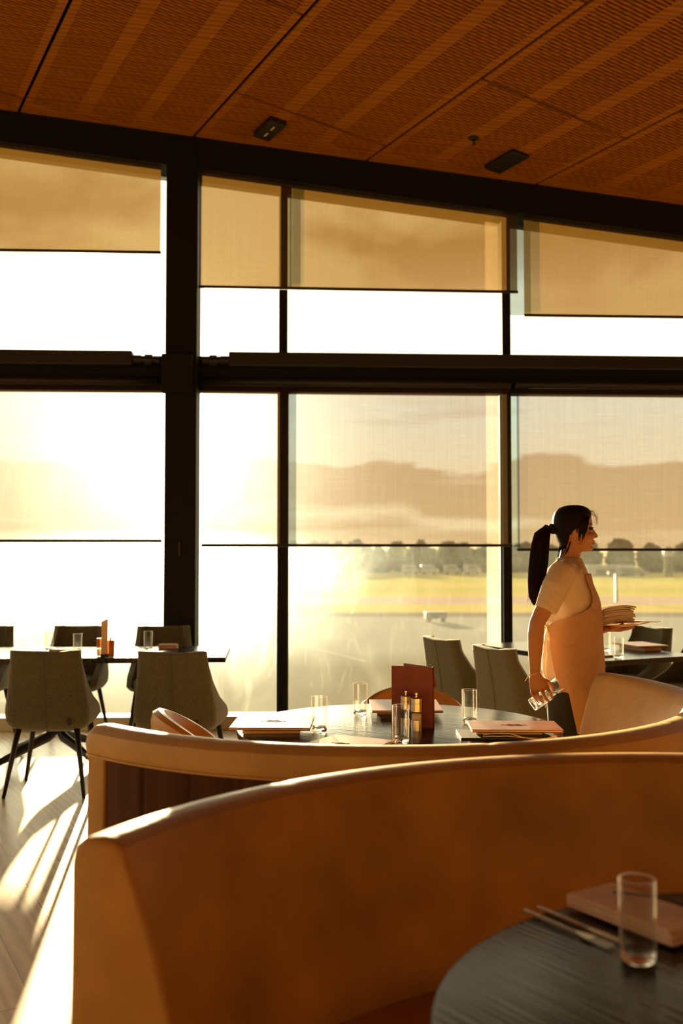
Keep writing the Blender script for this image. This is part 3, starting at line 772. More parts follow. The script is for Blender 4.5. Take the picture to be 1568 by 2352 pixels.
booth(.13, 3.96, 1.11, R(-137), R(29), 'second tan leather booth with dark wooden back, curving round the middle table', True, [R(-114), R(-76), R(-42), R(2)])

# ------------------------------------------------------------------ tables
def round_table(x, y, label):
    t = thing('round_table', (x, y, 0), 0, label, 'table', 'round tables in the booths')
    MB().lathe([(.0001, .715), (.61, .715), (.636, .722), (.64, .735), (.636, .748), (.628, .75), (.0001, .75)], 96).build('tabletop', M['table_black'], t, smooth=True, auto=True)
    MB().lathe([(.04, .03), (.04, .70), (.16, .714), (.0001, .714)], 24).build('pedestal', M['black_metal'], t, smooth=True, auto=True)
    MB().lathe([(.0001, 0), (.33, 0), (.33, .012), (.06, .035), (.0001, .035)], 40).build('base', M['black_metal'], t, smooth=True, auto=True)
    return t
TB = round_table(.226, 4.10, 'round black oak table in the second booth, beside the standing burgundy menu')
TA = round_table(.765, 1.47, 'nearest round black oak table, cropped by the frame')
TA.rotation_euler.z = R(-30)

def rect_table(p, rz, L, Wd, label, grp=None):
    t = thing('dining_table', p, rz, label, 'table', grp)
    MB().box6(-L / 2, L / 2, -Wd / 2, Wd / 2, .715, .75).build('tabletop', M['table_black'], t, bevel=.003)
    for s_ in (0,):
        c = .07 if L > 1.9 else 0
        b = MB(); b.tube([(c, 0, .20), (c, 0, .70)], [.042, .034], 14); b.box6(c - .2, c + .2, -.16, .16, .70, .714)
        b.build('pedestal', M['black_metal'], t, smooth=True, auto=True)
        for k in range(4):
            a = R(45 + 90 * k); d_ = Vector((math.cos(a), math.sin(a), 0)); c_ = Vector((c, 0, 0))
            MB().tube([c_ + Vector((0, 0, .25)) + d_ * .0, c_ + d_ * .08 + Vector((0, 0, .17)), c_ + d_ * .50 + Vector((0, 0, .035))], [.036, .034, .022], 8).tube([c_ + d_ * .48 + Vector((0, 0, 0)), c_ + d_ * .48 + Vector((0, 0, .03))], .018, 8).build('foot', M['black_metal'], t, smooth=True, auto=True)
    return t
ltab = Vector((-2.05, 7.20, 0))
rect_table(ltab, R(4), 2.5, .86, 'long dining table by the window left of the column')
rdir = Vector((-.447, .894, 0)); rnor = Vector((.894, .447, 0))
Nc = Vector((1.66, 6.60, 0))
rect_table(Nc + rdir * .72 + rnor * .44, math.atan2(rdir.y, rdir.x), 1.44, .88, 'dining table by the window behind the person')

# ------------------------------------------------------------------ fabric dining chair
def lerp(a, b, t): return a + (b - a) * t
def interp(tab, x):
    for i in range(len(tab) - 1):
        if x <= tab[i + 1][0]:
            t = (x - tab[i][0]) / (tab[i + 1][0] - tab[i][0]); t = max(0, min(1, t))
            return tuple(lerp(a, b, t) for a, b in zip(tab[i][1:], tab[i + 1][1:]))
    return tuple(tab[-1][1:])
def fabric_chair(p, rz, label, grp):
    """faces +y; back at -y"""
    t = thing('dining_chair', p, rz, label, 'chair', grp)
    # z, half width, y of the back, how far the sides come forward
    tab = [(.375, .170, -.16, .12), (.40, .225, -.205, .30), (.44, .247, -.232, .40), (.50, .250, -.245, .36), (.58, .240, -.252, .20), (.68, .225, -.268, .11), (.80, .212, -.292, .055), (.868, .207, -.305, .04)]
    outer = []; zs = [.375 + (.868 - .375) * i / 22 for i in range(23)]
    M_ = 28
    def row(z, inset, dz=0.):
        w, yb, g_ = interp(tab, z); w -= inset; yb += inset
        out = []
        for i in range(M_ + 1):
            s_ = -1 + 2 * i / M_
            # rounded U: flat back, quarter turns, then straight sides
            a = s_ * 1.5
            if abs(a) <= .9: x_ = a / .9 * (w - .05); y_ = yb + .010 * (abs(a) / .9) ** 2
            else:
                k = (abs(a) - .9) / .6
                ang = min(1, k * 1.6) * math.pi / 2
                x_ = math.copysign(w - .05 + .05 * math.sin(ang), a); y_ = yb + .010 + .05 * (1 - math.cos(ang)) + max(0, k - .62) / .38 * max(0, g_ - .06)
            zz = z + dz - .014 * (1 - min(1, abs(s_) * 1.5) ** 2) * (1 if z > .8 else 0) * ((z - .8) / .068 if z > .8 else 0)
            out.append((x_, y_, zz))
        return out
    ro_ = [row(z, 0) for z in zs]; ri_ = [row(z, .042) for z in zs]
    b = MB(); n = M_ + 1
    rings = [o_ + i_[::-1] for o_, i_ in zip(ro_, ri_)]
    b.loft(rings, True)
    bk = b.build('backrest', M['fabric'], t, smooth=True, bevel=.008)
    # seam down the back
    MB().tube([(0, interp(tab, z)[1] - .0015, z - (.014 * (z - .8) / .068 if z > .8 else 0)) for z in zs], .0028, 6).build('seam', M['fabric'], bk, smooth=True)
    # seat cushion
    bs = MB(); rr = []
    for z, k in ((.40, .90), (.42, .99), (.455, 1.0), (.48, .97), (.49, .88)):
        rr.append([(.205 * k * math.copysign(abs(math.cos(a)) ** .45, math.cos(a)), .015 + .235 * k * math.copysign(abs(math.sin(a)) ** .45, math.sin(a)), z) for a in [2 * math.pi * i / 40 for i in range(40)]])
    bs.loft(rr, True).build('seat', M['fabric'], t, smooth=True)
    for sx in (-1, 1):
        for y0, y1, x1 in ((-.17, -.25, .235), (.19, .24, .235)):
            MB().tube([(sx * .17, y0, .41), (sx * x1, y1, .0)], [.019, .0105], 4 + 4).build('leg', M['black_metal'], t, smooth=True)
    MB().box6(.13, .152, -.243, -.236, .425, .465).build('fabric_tag', M['black'], t)
    return t
ang = math.atan2(rnor.y, rnor.x) - math.pi / 2
G = 'grey-green fabric dining chairs'
c1 = fabric_chair((-1.76, 6.34, 0), R(2), 'grey-green fabric chair with its back turned, beside the tall card on the left table', G)
dup(c1, (-.965, 6.28, 0), R(-6), 'grey-green fabric dining chair with its back turned, beside the end of the left table')
dup(c1, (-2.09, 7.95, 0), R(178), 'grey-green fabric chair facing the room behind the salt mill of the left table')
dup(c1, (-1.385, 7.92, 0), R(186), 'grey-green fabric chair facing the room, in front of the black column')
dup(c1, (-2.82, 7.93, 0), R(178), 'grey-green fabric chair facing the room, cropped by the left edge')
dup(c1, (.90, 7.10, 0) , ang, 'grey-green fabric chair seen from the side, further of the two left of the person')
dup(c1, (1.16, 6.43, 0), ang, 'grey-green fabric chair seen from the side, just behind the right arm of the person')
dup(c1, (2.22, 7.98, 0), ang + math.pi, 'grey-green fabric chair under the plate of napkins, across the right table')
dup(c1, (2.48, 7.42, 0), ang + math.pi, 'grey-green fabric chair across the right table, cropped by the right edge')

# leather tub chairs at the middle table
def tub_chair(p, rz, label):
    t = thing('tub_chair', p, rz, label, 'chair', 'caramel leather tub chairs')
    b = MB(); rings = []
    for i in range(61):
        a = R(-195) + R(210) * i / 60           # from one arm round the back (at -y) to the other
        k = max(0, -math.sin(a))                # 1 at the back
        top = .60 + .185 * (k ** .8)
        r0 = .285
        ca, sa = math.cos(a), math.sin(a)
        prof = [(r0 - .045, .40), (r0 - .055, top - .05), (r0 - .035, top - .008), (r0 - .01, top), (r0 + .012, top - .012), (r0 + .02, top - .05), (r0 - .005, .36)]
        rings.append([(r * ca, r * sa, z) for r, z in prof])
    b.loft(rings, True).build('backrest', M['leather_chair'], t, smooth=True, auto=True)
    for a in (R(-60), R(-120)):
        MB().tube([(.303 * math.cos(a), .303 * math.sin(a), z) for z in (.42, .55, .70)], .003, 6).build('seam', M['dark_panel'], t, smooth=True)
    MB().lathe([(.0001, .36), (.23, .36), (.245, .40), (.235, .455), (.0001, .47)], 40).build('seat', M['leather_chair'], t, smooth=True)
    for a in (45, 135, 225, 315):
        d_ = Vector((math.cos(R(a)), math.sin(R(a)), 0))
        MB().tube([d_ * .17 + Vector((0, 0, .37)), d_ * .27], [.018, .011], 8).build('leg', M['black_metal'], t, smooth=True)
    return t
tub_chair((-.50, 4.38, 0), R(-78), 'caramel leather tub chair at the left of the middle table, behind the booth rim')
tub_chair((.33, 4.84, 0), R(178), 'caramel leather tub chair on the window side of the middle table, behind the menu')

# ------------------------------------------------------------------ table things
def tumbler(name='drinking_glass'):
    b = MB()
    b.lathe([(.0001, 0), (.024, 0), (.028, .003), (.030, .012), (.031, .135), (.0305, .1362), (.0292, .135), (.0282, .022), (.024, .015), (.0001, .013)], 40)
    o = b.build(name, M['glass'], None, smooth=True, auto=False)
    o.data.materials.append(M['glass_base'])
    for p in o.data.polygons:
        if max(o.data.vertices[i].co.z for i in p.vertices) < .023: p.material_index = 1
    return o
g0 = tumbler(); first = [True]
def put_glass(p, label, group=None, z=.7505):
    o = g0 if first[0] else g0.copy()
    if not first[0]: COL.objects.link(o)
    first[0] = False
    o.location = (p[0], p[1], z); tag(o, label, 'glass', group)
    return o
GB = 'tumblers on the middle table'
for (x, y, lab) in ((733, 1681, 'empty tumbler beside the left flat menu on the middle table'), (827, 1643, 'empty tumbler furthest back on the middle table, left of the standing menu'),
                    (920, 1707, 'empty tumbler nearest the booth, in front of the salt and pepper mills'), (1078, 1662, 'empty tumbler right of the standing menu on the middle table')):
    put_glass(px(x, y, .75), lab, GB)
put_glass(px(1465, 2208, .75), 'large out-of-focus empty tumbler on the nearest round table')
for (x, y, lab) in ((112, 1496, 'empty tumbler on the left table, furthest left'), (178, 1501, 'empty tumbler on the left table, just left of the mills'), (340, 1494, 'empty tumbler on the left table by the folded napkin')):
    put_glass(px(x, y, .75), lab, 'tumblers on the left table')
for (x, y, lab) in ((1391, 1496, 'empty tumbler touching the edge of the apron on the right table'), (1421, 1512, 'empty tumbler nearest the corner of the right table')):
    put_glass(px(x, y, .75), lab, 'tumblers on the right table')

def emblem(parent, z, s=1.):
    b = MB()
    pts = [(.030 * s * math.cos(a), .012 * s * math.sin(a), z) for a in [2 * math.pi * i / 28 for i in range(29)]]
    b.tube(pts, .0008 * s, 6)
    for q in (-1, 1):
        b.tube([(q * .030 * s, 0, z), (q * .040 * s, .006 * s, z), (q * .048 * s, .001 * s, z), (q * .042 * s, -.005 * s, z)], .0008 * s, 6)
        b.tube([(q * .004 * s, .014 * s, z), (q * .014 * s, .019 * s, z), (q * .022 * s, .013 * s, z)], .0008 * s, 6)
        b.tube([(q * .004 * s, -.014 * s, z), (q * .014 * s, -.019 * s, z), (q * .022 * s, -.013 * s, z)], .0008 * s, 6)
    for k in range(5):
        x_ = (-.018 + .009 * k) * s
        b.tube([(x_ - .003 * s, -.005 * s, z), (x_, .005 * s, z), (x_ + .003 * s, -.005 * s, z)], .0008 * s, 5)
    b.build('emblem', M['emblem'], parent)
def menu(p, z, rz, sx, sy, label, mat='menu_glare', grp='menus lying on the middle table', em=True):
    t = thing('menu', (p[0], p[1], z), rz, label, 'menu', grp)
    MB().box6(-sx / 2, sx / 2, -sy / 2, sy / 2, 0, .003).build('back_cover', M['menu'], t, bevel=.001)
    MB().box6(-sx / 2 + .004, sx / 2 - .004, -sy / 2 + .004, sy / 2 - .002, .003, .007).build('pages', M['paper'], t)
    MB().box6(-sx / 2, sx / 2, -sy / 2, sy / 2, .007, .011).build('front_cover', M[mat], t, bevel=.001)
    if em: emblem(t, .0113)
    return t
def napkin(p, z, rz, sx, sy, h, label, mat='napkin_white', grp=None, name='folded_napkin'):
    b = MB(); L = 4
    random.seed(int(abs(p[0]) * 1000) + 3)
    for i in range(L):
        z0 = h * i / L; ins = .002 * (i % 2) + .001
        b.box6(-sx / 2 + ins, sx / 2 - ins * (1 + i * .6), -sy / 2 + ins, sy / 2 - ins, z0 + .0006, h * (i + 1) / L)
    b.box6(-sx / 2, -sx / 2 + .008, -sy / 2, sy / 2, .001, h * .98)
    o = b.build(name, M[mat], None, bevel=min(.004, h * .2), loc=(p[0], p[1], z), rz=rz)
    return tag(o, label, 'napkin', grp)
def cutlery(p, z, rz, kind, label, grp=None, mat='chrome'):
    b = MB()
    b.tube([(-.11, 0, .004), (-.02, 0, .004), (.02, 0, .004)], [.0055, .0045, .003], 8, flat=.6)
    if kind == 'knife':
        b.loft([[(x_, -w, .003), (x_, w * .5, .003), (x_, w * .5, .0055), (x_, -w, .0045)] for x_, w in ((.02, .006), (.05, .009), (.09, .009), (.108, .003))], True)
    else:
        b.loft([[(x_, -w, .003), (x_, w, .003), (x_, w, .0055), (x_, -w, .0055)] for x_, w in ((.02, .003), (.045, .010), (.062, .011))], True)
        for k in range(4): b.box6(.062, .108, -.0105 + k * .0063, -.0083 + k * .0063, .003, .0055)
    o = b.build('table_' + kind, M[mat], None, smooth=True, auto=True, loc=(p[0], p[1], z), rz=rz)
    return tag(o, label, 'cutlery', grp)

# middle table: flat menus lying on napkins and cutlery
MT = .7505
napkin((-.27, 4.0), MT, R(2), .22, .15, .022, 'dark-edged folded napkin under the left flat menu', 'napkin', 'napkins under the menus')
menu((-.265, 4.02), MT + .0225, R(-2), .305, .31, 'flat red-brown menu at the left edge of the middle table')
menu((.005, 3.66), MT, R(-31), .25, .32, 'flat red-brown menu lying askew nearest the booth rim, beside the front tumbler')
napkin((.27, 4.47), MT, R(0), .24, .15, .020, 'folded napkin under the far menu behind the tumbler', 'napkin', 'napkins under the menus')
menu((.275, 4.47), MT + .0205, R(0), .30, .33, 'flat menu furthest back, partly behind the standing menu')
napkin((.63, 3.93), MT + .008, R(-2), .25, .13, .020, 'thick folded white napkin sticking out under the right menu', 'napkin_white', 'napkins under the menus')
b = MB(); b.box6(.44, .80, 3.80, 3.98, MT, MT + .0075); tag(b.build('black_tray', M['black'], None, bevel=.002), 'thin black tray under the napkin and right menu', 'tray')
menu((.65, 3.89), MT + .0285, R(-2), .335, .21, 'flat red-brown menu at the right edge of the middle table, on a thick napkin')
b = MB()
for k in range(2):
    z_ = MT + .012 + .006 * k
    pts = [(.52 + .27 * i / 24, 3.795 - .03 * math.sin(math.pi * i / 24) * (1 if k else .3) + .004 * math.sin(i * .9 + k), z_ + (.012 if k else .004) * math.sin(math.pi * (i / 24) * 2)) for i in range(25)]
    b.tube(pts, .0018, 6)
tag(b.build('cord', M['string'], None, smooth=True), 'thin cord looping out beneath the right flat menu', 'cord')

# standing burgundy menu
t = thing('standing_menu', (.36, 4.06, MT), 0, 'burgundy menu standing open upright behind the mills on the middle table', 'menu')
def panel(a, c, h, th=.004):
    a = Vector(a); c = Vector(c); d_ = (c - a).normalized(); n_ = Vector((-d_.y, d_.x, 0)) * th / 2
    return MB().add([a - n_, a + n_, c + n_, c - n_, a - n_ + Vector((0, 0, h)), a + n_ + Vector((0, 0, h)), c + n_ + Vector((0, 0, h)), c - n_ + Vector((0, 0, h))],
        [(0, 1, 2, 3), (4, 7, 6, 5), (0, 4, 5, 1), (1, 5, 6, 2), (2, 6, 7, 3), (3, 7, 4, 0)])
panel((-.001, -.003, 0), (-.160, .055, 0), .238).build('front_cover', M['menu'], t, bevel=.001)
panel((-.001, .008, 0), (-.105, .150, 0), .238).build('back_cover', M['menu'], t, bevel=.001)
panel((-.004, .006, .004), (-.148, .066, .004), .228, .002).build('pages', M['paper'], t)
MB().tube([(.002, .002, 0), (.002, .002, .238)], .004, 8).build('spine', M['menu'], t, smooth=True)
MB().tube([(.004, 0, .20), (.009, -.002, .19), (.012, -.002, .175), (.009, -.002, .165)], .0018, 6).tube([(.004, 0, .20), (.006, .0, .18), (.008, 0, .16)], .0018, 6).build('ribbon', M['menu'], t, smooth=True)

def mill(p, label, salt):
    t = thing('spice_mill', (p[0], p[1], MT), 0, label, 'mill', 'salt and pepper mills')
    r = .0215
    MB().lathe([(.0001, 0), (r, 0), (r, .040), (.0001, .040)], 28).build('base_cup', M['chrome'], t, smooth=True, auto=True)
    MB().lathe([(r - .001, .040), (r - .001, .074), (r - .003, .074), (r - .003, .041)], 28).build('window', M['glass'], t, smooth=True, auto=True)
    MB().lathe([(.0001, .0405), (r - .0035, .0405), (r - .0035, .062), (.010, .066), (.0001, .067)], 20).build('contents', M['salt' if salt else 'pepper'], t, smooth=True)
    MB().lathe([(.0001, .074), (r, .074), (r, .103), (r - .001, .104), (r - .001, .106), (r, .107), (r, .124), (r - .003, .127), (.0001, .128)], 28).build('grinder_head', M['chrome'], t, smooth=True, auto=True)
    MB().lathe([(.0001, .128), (.004, .128), (.004, .136), (.0065, .138), (.0065, .145), (.004, .148), (.0001, .148)], 16).build('knob', M['chrome'], t, smooth=True, auto=True)
mill(px(956, 1678, .75), 'steel salt mill with white salt showing, in front of the standing menu', True)
mill(px(932, 1672, .75), 'steel pepper mill half hidden behind the front tumbler', False)

# nearest table
napkin((.555, 1.93), MT + .004, R(-57), .25, .13, .026, 'pink-brown folded napkin on the nearest round table, behind the tumbler', 'napkin')
cutlery((.437, 1.904), MT, R(-57), 'knife', 'steel knife lying along the folded napkin on the nearest table', 'cutlery on the nearest table')
cutlery((.408, 1.886), MT, R(-57), 'fork', 'steel fork lying beside the knife on the nearest table', 'cutlery on the nearest table')
b = MB(); pts = [(.52 + .012 * i, 1.985 - .010 * i - .02 * math.sin(i * .4), MT + .036 + .012 * math.sin(i * .35)) for i in range(12)]
b.tube(pts, .0022, 6); b.ball(pts[-1], .006, 10, 8); tag(b.build('cord', M['black'], None, smooth=True), 'thin dark cord with a bead lying over the folded napkin', 'cord')

# left table things
LG = 'things on the left table'
p = px(243, 1508, .75)
t = thing('condiment_mill', (p.x + .03, p.y, MT), 0, 'dark mill right of the tall one on the left table', 'mill', 'mills on the left table')
M['copper'] = pm('copper_brown', (.35, .12, .03), .3, .9)
MB().lathe([(.0001, 0), (.026, 0), (.027, .10), (.024, .11), (.0001, .112)], 24).build('body', M['copper'], t, smooth=True, auto=True)
MB().lathe([(.0001, .112), (.008, .112), (.008, .125), (.0001, .127)], 14).build('knob', M['chrome'], t, smooth=True)
t = thing('condiment_mill', (p.x - .045, p.y + .02, MT), 0, 'steel and glass mill left of the tall one on the left table', 'mill', 'mills on the left table')
MB().lathe([(.0001, 0), (.022, 0), (.022, .06), (.0001, .06)], 24).build('base_cup', M['glass'], t, smooth=True, auto=True)
MB().lathe([(.0001, .003), (.019, .003), (.019, .05), (.0001, .05)], 20).build('contents', M['salt'], t, smooth=True, auto=True)
MB().lathe([(.0001, .06), (.022, .06), (.022, .12), (.0001, .122)], 24).build('grinder_head', M['copper'], t, smooth=True, auto=True)
t = thing('card_holder', (p.x + .0, p.y - .045, MT), R(8), 'tall narrow pink-brown card standing between the mills on the left table', 'card holder')
MB().box6(-.024, .024, -.009, .009, 0, .02).build('foot', M['black'], t, bevel=.002)
b = MB(); b.add([(-.021, -.004, .02), (.021, -.004, .02), (.021, .004, .02), (-.021, .004, .02), (-.021, -.004, .235), (.021, -.004, .255), (.021, .004, .255), (-.021, .004, .235)],
    [(0, 3, 2, 1), (4, 5, 6, 7), (0, 1, 5, 4), (1, 2, 6, 5), (2, 3, 7, 6), (3, 0, 4, 7)]); b.build('card', M['napkin'], t)
q = px(387, 1489, .75); napkin(q, MT, R(5), .14, .10, .03, 'small folded pale napkin at the right of the left table', 'napkin', 'napkins on the left table')
q = px(150, 1497, .75); napkin(q, MT, R(-8), .20, .11, .02, 'folded napkin between the two left tumblers on the left table', 'napkin', 'napkins on the left table')
q = px(205, 1500, .75); cutlery(q, MT, R(20), 'fork', 'fork lying left of the mills on the left table')

# right table things
q = px(1470, 1492, .75)
napkin(q, MT, ang, .26, .16, .03, 'folded napkin beneath the menu on the right table', 'napkin')
menu((q.x, q.y), MT + .0305, ang + R(-10), .34, .25, 'flat menu raised on a napkin at the far right table', grp=None, em=False)
q = px(1392, 1507, .75); menu((q.x - .12, q.y + .05), MT, ang + R(-6), .30, .22, 'flat menu half hidden by the apron on the right table', grp=None, em=False)

# ------------------------------------------------------------------ the waiter
WX, WY = 1.12, 4.90
def P(x, y, ly=0.):
    """photo point at depth WY+ly, in the person's own frame (x forward, y away from the camera, z up)"""
    c, s = math.cos(PITCH), math.sin(PITCH)
    a, b_ = (x - 784) / 2352, -(y - 1176) / 2352
    vy, vz = c - b_ * s, s + b_ * c; k = (WY + ly) / vy
    return Vector((a * k - WX, ly, EYE + vz * k))
person = thing('person', (WX, WY, 0), 0, 'person in cream t-shirt and tan apron walking past the window with plate and glasses', 'person')
def ring_px(y, xb, xf, hw, ly=0., pinch=0., n=36, e=1.0, skew=0.):
    a, c = P(xb, y, ly), P(xf, y, ly); cx = (a.x + c.x) / 2; ax = (c.x - a.x) / 2; z = (a.z + c.z) / 2
    out = []
    for k in range(n):
        th = 2 * math.pi * k / n; co, si = math.cos(th), math.sin(th)
        co2 = math.copysign(abs(co) ** e, co); si2 = math.copysign(abs(si) ** e, si)
        out.append(Vector((cx + ax * co2, ly + hw * si2 * (1 - pinch * max(0, co)), z + skew * co)))
    return out
body = MB()
# head and jaw
head = [(1166, 1303, 1333, .035), (1170, 1291, 1343, .052), (1177, 1281, 1352, .066), (1187, 1276, 1357.5, .073), (1198, 1274, 1359.5, .076), (1207, 1275, 1359.5, .0755), (1213, 1276, 1357.5, .0745),
        (1219, 1278, 1358, .073), (1226, 1281, 1360, .071), (1233, 1284, 1360.5, .069), (1239, 1287, 1361, .066), (1245, 1290, 1360.5, .062), (1251, 1295, 1358.5, .057), (1257, 1300, 1359, .050), (1263, 1307, 1358, .041), (1267, 1316, 1354, .030)]
body.loft([ring_px(y, a, c, h, 0, .30) for y, a, c, h in head], True)
# nose, lips, chin, brow, ear
body.loft([[P(x0 + 0, y, -.0) + Vector((dx, w * si, 0)) for dx, si in ((-.02, -1), (-.004, -.85), (d_, 0), (-.004, .85), (-.02, 1))] for y, x0, d_, w in
    ((1208, 1358, .002, .007), (1214, 1359, .0055, .008), (1220, 1360, .013, .009), (1226, 1361, .020, .012), (1231, 1361.5, .0255, .015), (1234.5, 1361, .024, .016), (1237, 1360, .012, .013))], True)
body.ball(P(1362.5, 1243, 0), (.0055, .022, .0045)); body.ball(P(1361.8, 1248, 0), (.0055, .020, .005)); body.ball(P(1357, 1259, 0), (.010, .020, .012))
for s_ in (-1, 1):
    body.ball(P(1312, 1226, 0) + Vector((0, s_ * .073, 0)), (.015, .008, .028))
    body.ball(P(1312, 1238, 0) + Vector((0.004, s_ * .071, 0)), (.008, .006, .010))
    body.ball(P(1351, 1232, 0) + Vector((0, s_ * .040, 0)), (.020, .018, .020))
# neck
body.loft([ring_px(y, a, c, h, 0, 0) for y, a, c, h in ((1240, 1290, 1330, .045), (1255, 1289, 1334, .047), (1268, 1287, 1334, .046), (1282, 1283, 1331, .048), (1295, 1283, 1329, .050), (1310, 1279, 1330, .060))], True)
# torso, hips
torso = [(1297, 1280, 1330, .070), (1306, 1268, 1335, .120), (1318, 1260, 1340, .155), (1330, 1253, 1346, .170), (1360, 1252, 1356, .160), (1390, 1256, 1362, .150), (1430, 1262, 1358, .135), (1465, 1262, 1358, .138), (1510, 1257, 1362, .160), (1545, 1257, 1362, .168), (1580, 1266, 1358, .165), (1600, 1275, 1352, .155)]
body.loft([ring_px(y, a, c, h, 0, 0) for y, a, c, h in torso], True)
# legs: mid-stride, inside trousers
def leg_pts(s_):
    if s_ < 0: return [P(1300, 1585, -.085), P(1303, 1680, -.085), P(1299, 1790, -.08), Vector((.0, -.08, .10)) + Vector((P(1290, 1880, -.08).x, 0, 0))]
    return [P(1322, 1585, .085), P(1340, 1680, .085), P(1350, 1790, .08), Vector((P(1352, 1880, .08).x, .08, .10))]
for s_ in (-1, 1):
    body.tube(leg_pts(s_), [.085, .070, .050, .034], 16)
    f = leg_pts(s_)[-1]
    body.tube([f, f + Vector((.01, 0, -.055)), f + Vector((.09, 0, -.075)), f + Vector((.17, 0, -.08))], [.034, .036, .030, .018], 12)
# right arm (towards the camera), hanging, hand closed on the glasses
sh = P(1290, 1316, -.165); el = P(1233, 1432, -.215); wr = P(1228, 1549, -.205)
body.tube([P(1302, 1312, -.13), sh, P(1265, 1370, -.20), P(1243, 1410, -.21), el, P(1230, 1455, -.217), P(1229, 1490, -.215), P(1228, 1525, -.21), wr], [.036, .044, .042, .039, .036, .037, .034, .0265, .0235], 16)
def hand_tube(pts, rads): body.tube(pts, rads, 10)
# palm
HL = -.205
palm = [(1546, 1217, 1241, .018), (1556, 1215, 1247, .018), (1566, 1214, 1256, .018), (1577, 1215, 1262, .017), (1585, 1217, 1264, .014)]
body.loft([ring_px(y, a, c, h, HL, 0, n=20) for y, a, c, h in palm], True)
# four fingers from the knuckles over the near side of the tilted glass, bending back at the tips
fing = [([(1221, 1582, -.205), (1222, 1594, -.222), (1229, 1603, -.228), (1234, 1608, -.212)], .0082),
        ([(1232, 1584, -.207), (1234, 1598, -.232), (1241, 1608, -.236), (1247, 1613, -.214)], .0090),
        ([(1244, 1583, -.207), (1248, 1596, -.236), (1254, 1606, -.240), (1259, 1610, -.214)], .0092),
        ([(1256, 1579, -.205), (1262, 1590, -.234), (1266, 1599, -.238), (1267, 1603, -.214)], .0090)]
for pts, r in fing:
    hand_tube([P(*q) for q in pts], [r * 1.15, r, r * .92, r * .75])
hand_tube([P(1240, 1560, -.19), P(1256, 1566, -.170), P(1268, 1578, -.160), P(1272, 1588, -.166)], [.013, .0115, .0105, .008])
# left arm, forearm held forward under the plate
hand_l = P(1390, 1443, .06)
body.tube([P(1302, 1312, .13), P(1300, 1318, .165), P(1306, 1375, .205), P(1318, 1436, .215), P(1350, 1442, .15), P(1375, 1444, .09), hand_l], [.045, .052, .045, .037, .033, .026, .023], 16)
body.loft([[hand_l + Vector((dx, (w) * math.cos(t_), .014 * math.sin(t_) - .004)) for t_ in [2 * math.pi * k / 14 for k in range(14)]] for dx, w in ((-.01, .026), (.02, .036), (.055, .040), (.075, .036))], True)
for k in range(4):
    yy = -.030 + .020 * k; L = (.058, .070, .075, .064)[k]
    q = hand_l + Vector((.066, yy, -.004)); hand_tube([q, q + Vector((L * .5, yy * .25, .004)), q + Vector((L, yy * .3, .012))], [.0095, .0085, .007])
q = hand_l + Vector((.02, -.036, .002)); hand_tube([q, q + Vector((.03, -.022, .010)), q + Vector((.052, -.026, .024))], [.012, .0105, .008])
bd = body.build('body', M['skin'], person, remesh=.0035, smooth_it=3)

# eyes, brows, lips
for s_ in (-1, 1):
    o = P(1352.5, 1214.5, 0) + Vector((0, s_ * .031, 0))
    b = MB(); b.ball(o, (.012, .013, .0085)); b.tube([o + Vector((-.009, s_ * .011, .003)), o + Vector((.002, s_ * .010, .0065)), o + Vector((.013, s_ * .002, .005))], .0016, 6)
    b.build('eye', M['eye'], person, smooth=True)
    o = P(1354, 1205, 0) + Vector((0, s_ * .033, 0))
    MB().tube([o + Vector((-.016, s_ * .020, -.002)), o + Vector((-.004, s_ * .008, .003)), o + Vector((.0075, -s_ * .008, 0))], [.0015, .003, .002], 8, flat=.7).build('eyebrow', M['hair'], person, smooth=True)
b = MB(); b.ball(P(1362.6, 1243.2, 0), (.0062, .020, .0036)); b.ball(P(1361.6, 1248.2, 0), (.0062, .017, .0042)); b.build('lips', M['lip'], person, smooth=True)
MB().ball(P(1319.5, 1244, 0) + Vector((0, -.0790, 0)), .0045, 10, 8).build('earring', M['chrome'], person, smooth=True)

# hair: cap drawn back to a ponytail
hair = MB()
cap = [(1160.5, 1304, 1328, .030), (1163, 1292, 1340, .050), (1168, 1281, 1349, .066), (1176, 1274, 1356, .078), (1186, 1270, 1356, .084), (1197, 1268.5, 1349, .086), (1207, 1269, 1341, .0855), (1214, 1270, 1333, .0845), (1221, 1272, 1322, .083), (1230, 1275, 1306, .078), (1240, 1279, 1304, .068), (1250, 1284, 1301, .055), (1260, 1289, 1297, .035)]
def cap_ring(y, xb, xf, hw):
    return ring_px(y, xb, xf, hw, 0, 0, n=48, e=.86)
hair.loft([cap_ring(*q) for q in cap], True)
hair.ball(P(1270, 1215, 0), (.020, .022, .026))
random.seed(5)
for s_ in (-1, 1):      # loose strands in front of the ear
    for k in range(16):
        x0 = random.uniform(1318, 1343); dx = random.uniform(-10, 0) if x0 < 1334 else random.uniform(-16, -8)
        e = random.uniform(1226, 1242) if k < 12 else 1252
        y_ = s_ * .080
        hair.tube([P(x0, 1188, 0) + Vector((0, y_ * .95, 0)), P(x0 + dx * .25, 1205, 0) + Vector((0, y_ * 1.0, 0)), P(x0 + dx * .6, 1222, 0) + Vector((0, y_ * .98, 0)), P(x0 + dx, e, 0) + Vector((0, y_ * .93, 0))], [.004, .0042, .0026, .0005], 5)
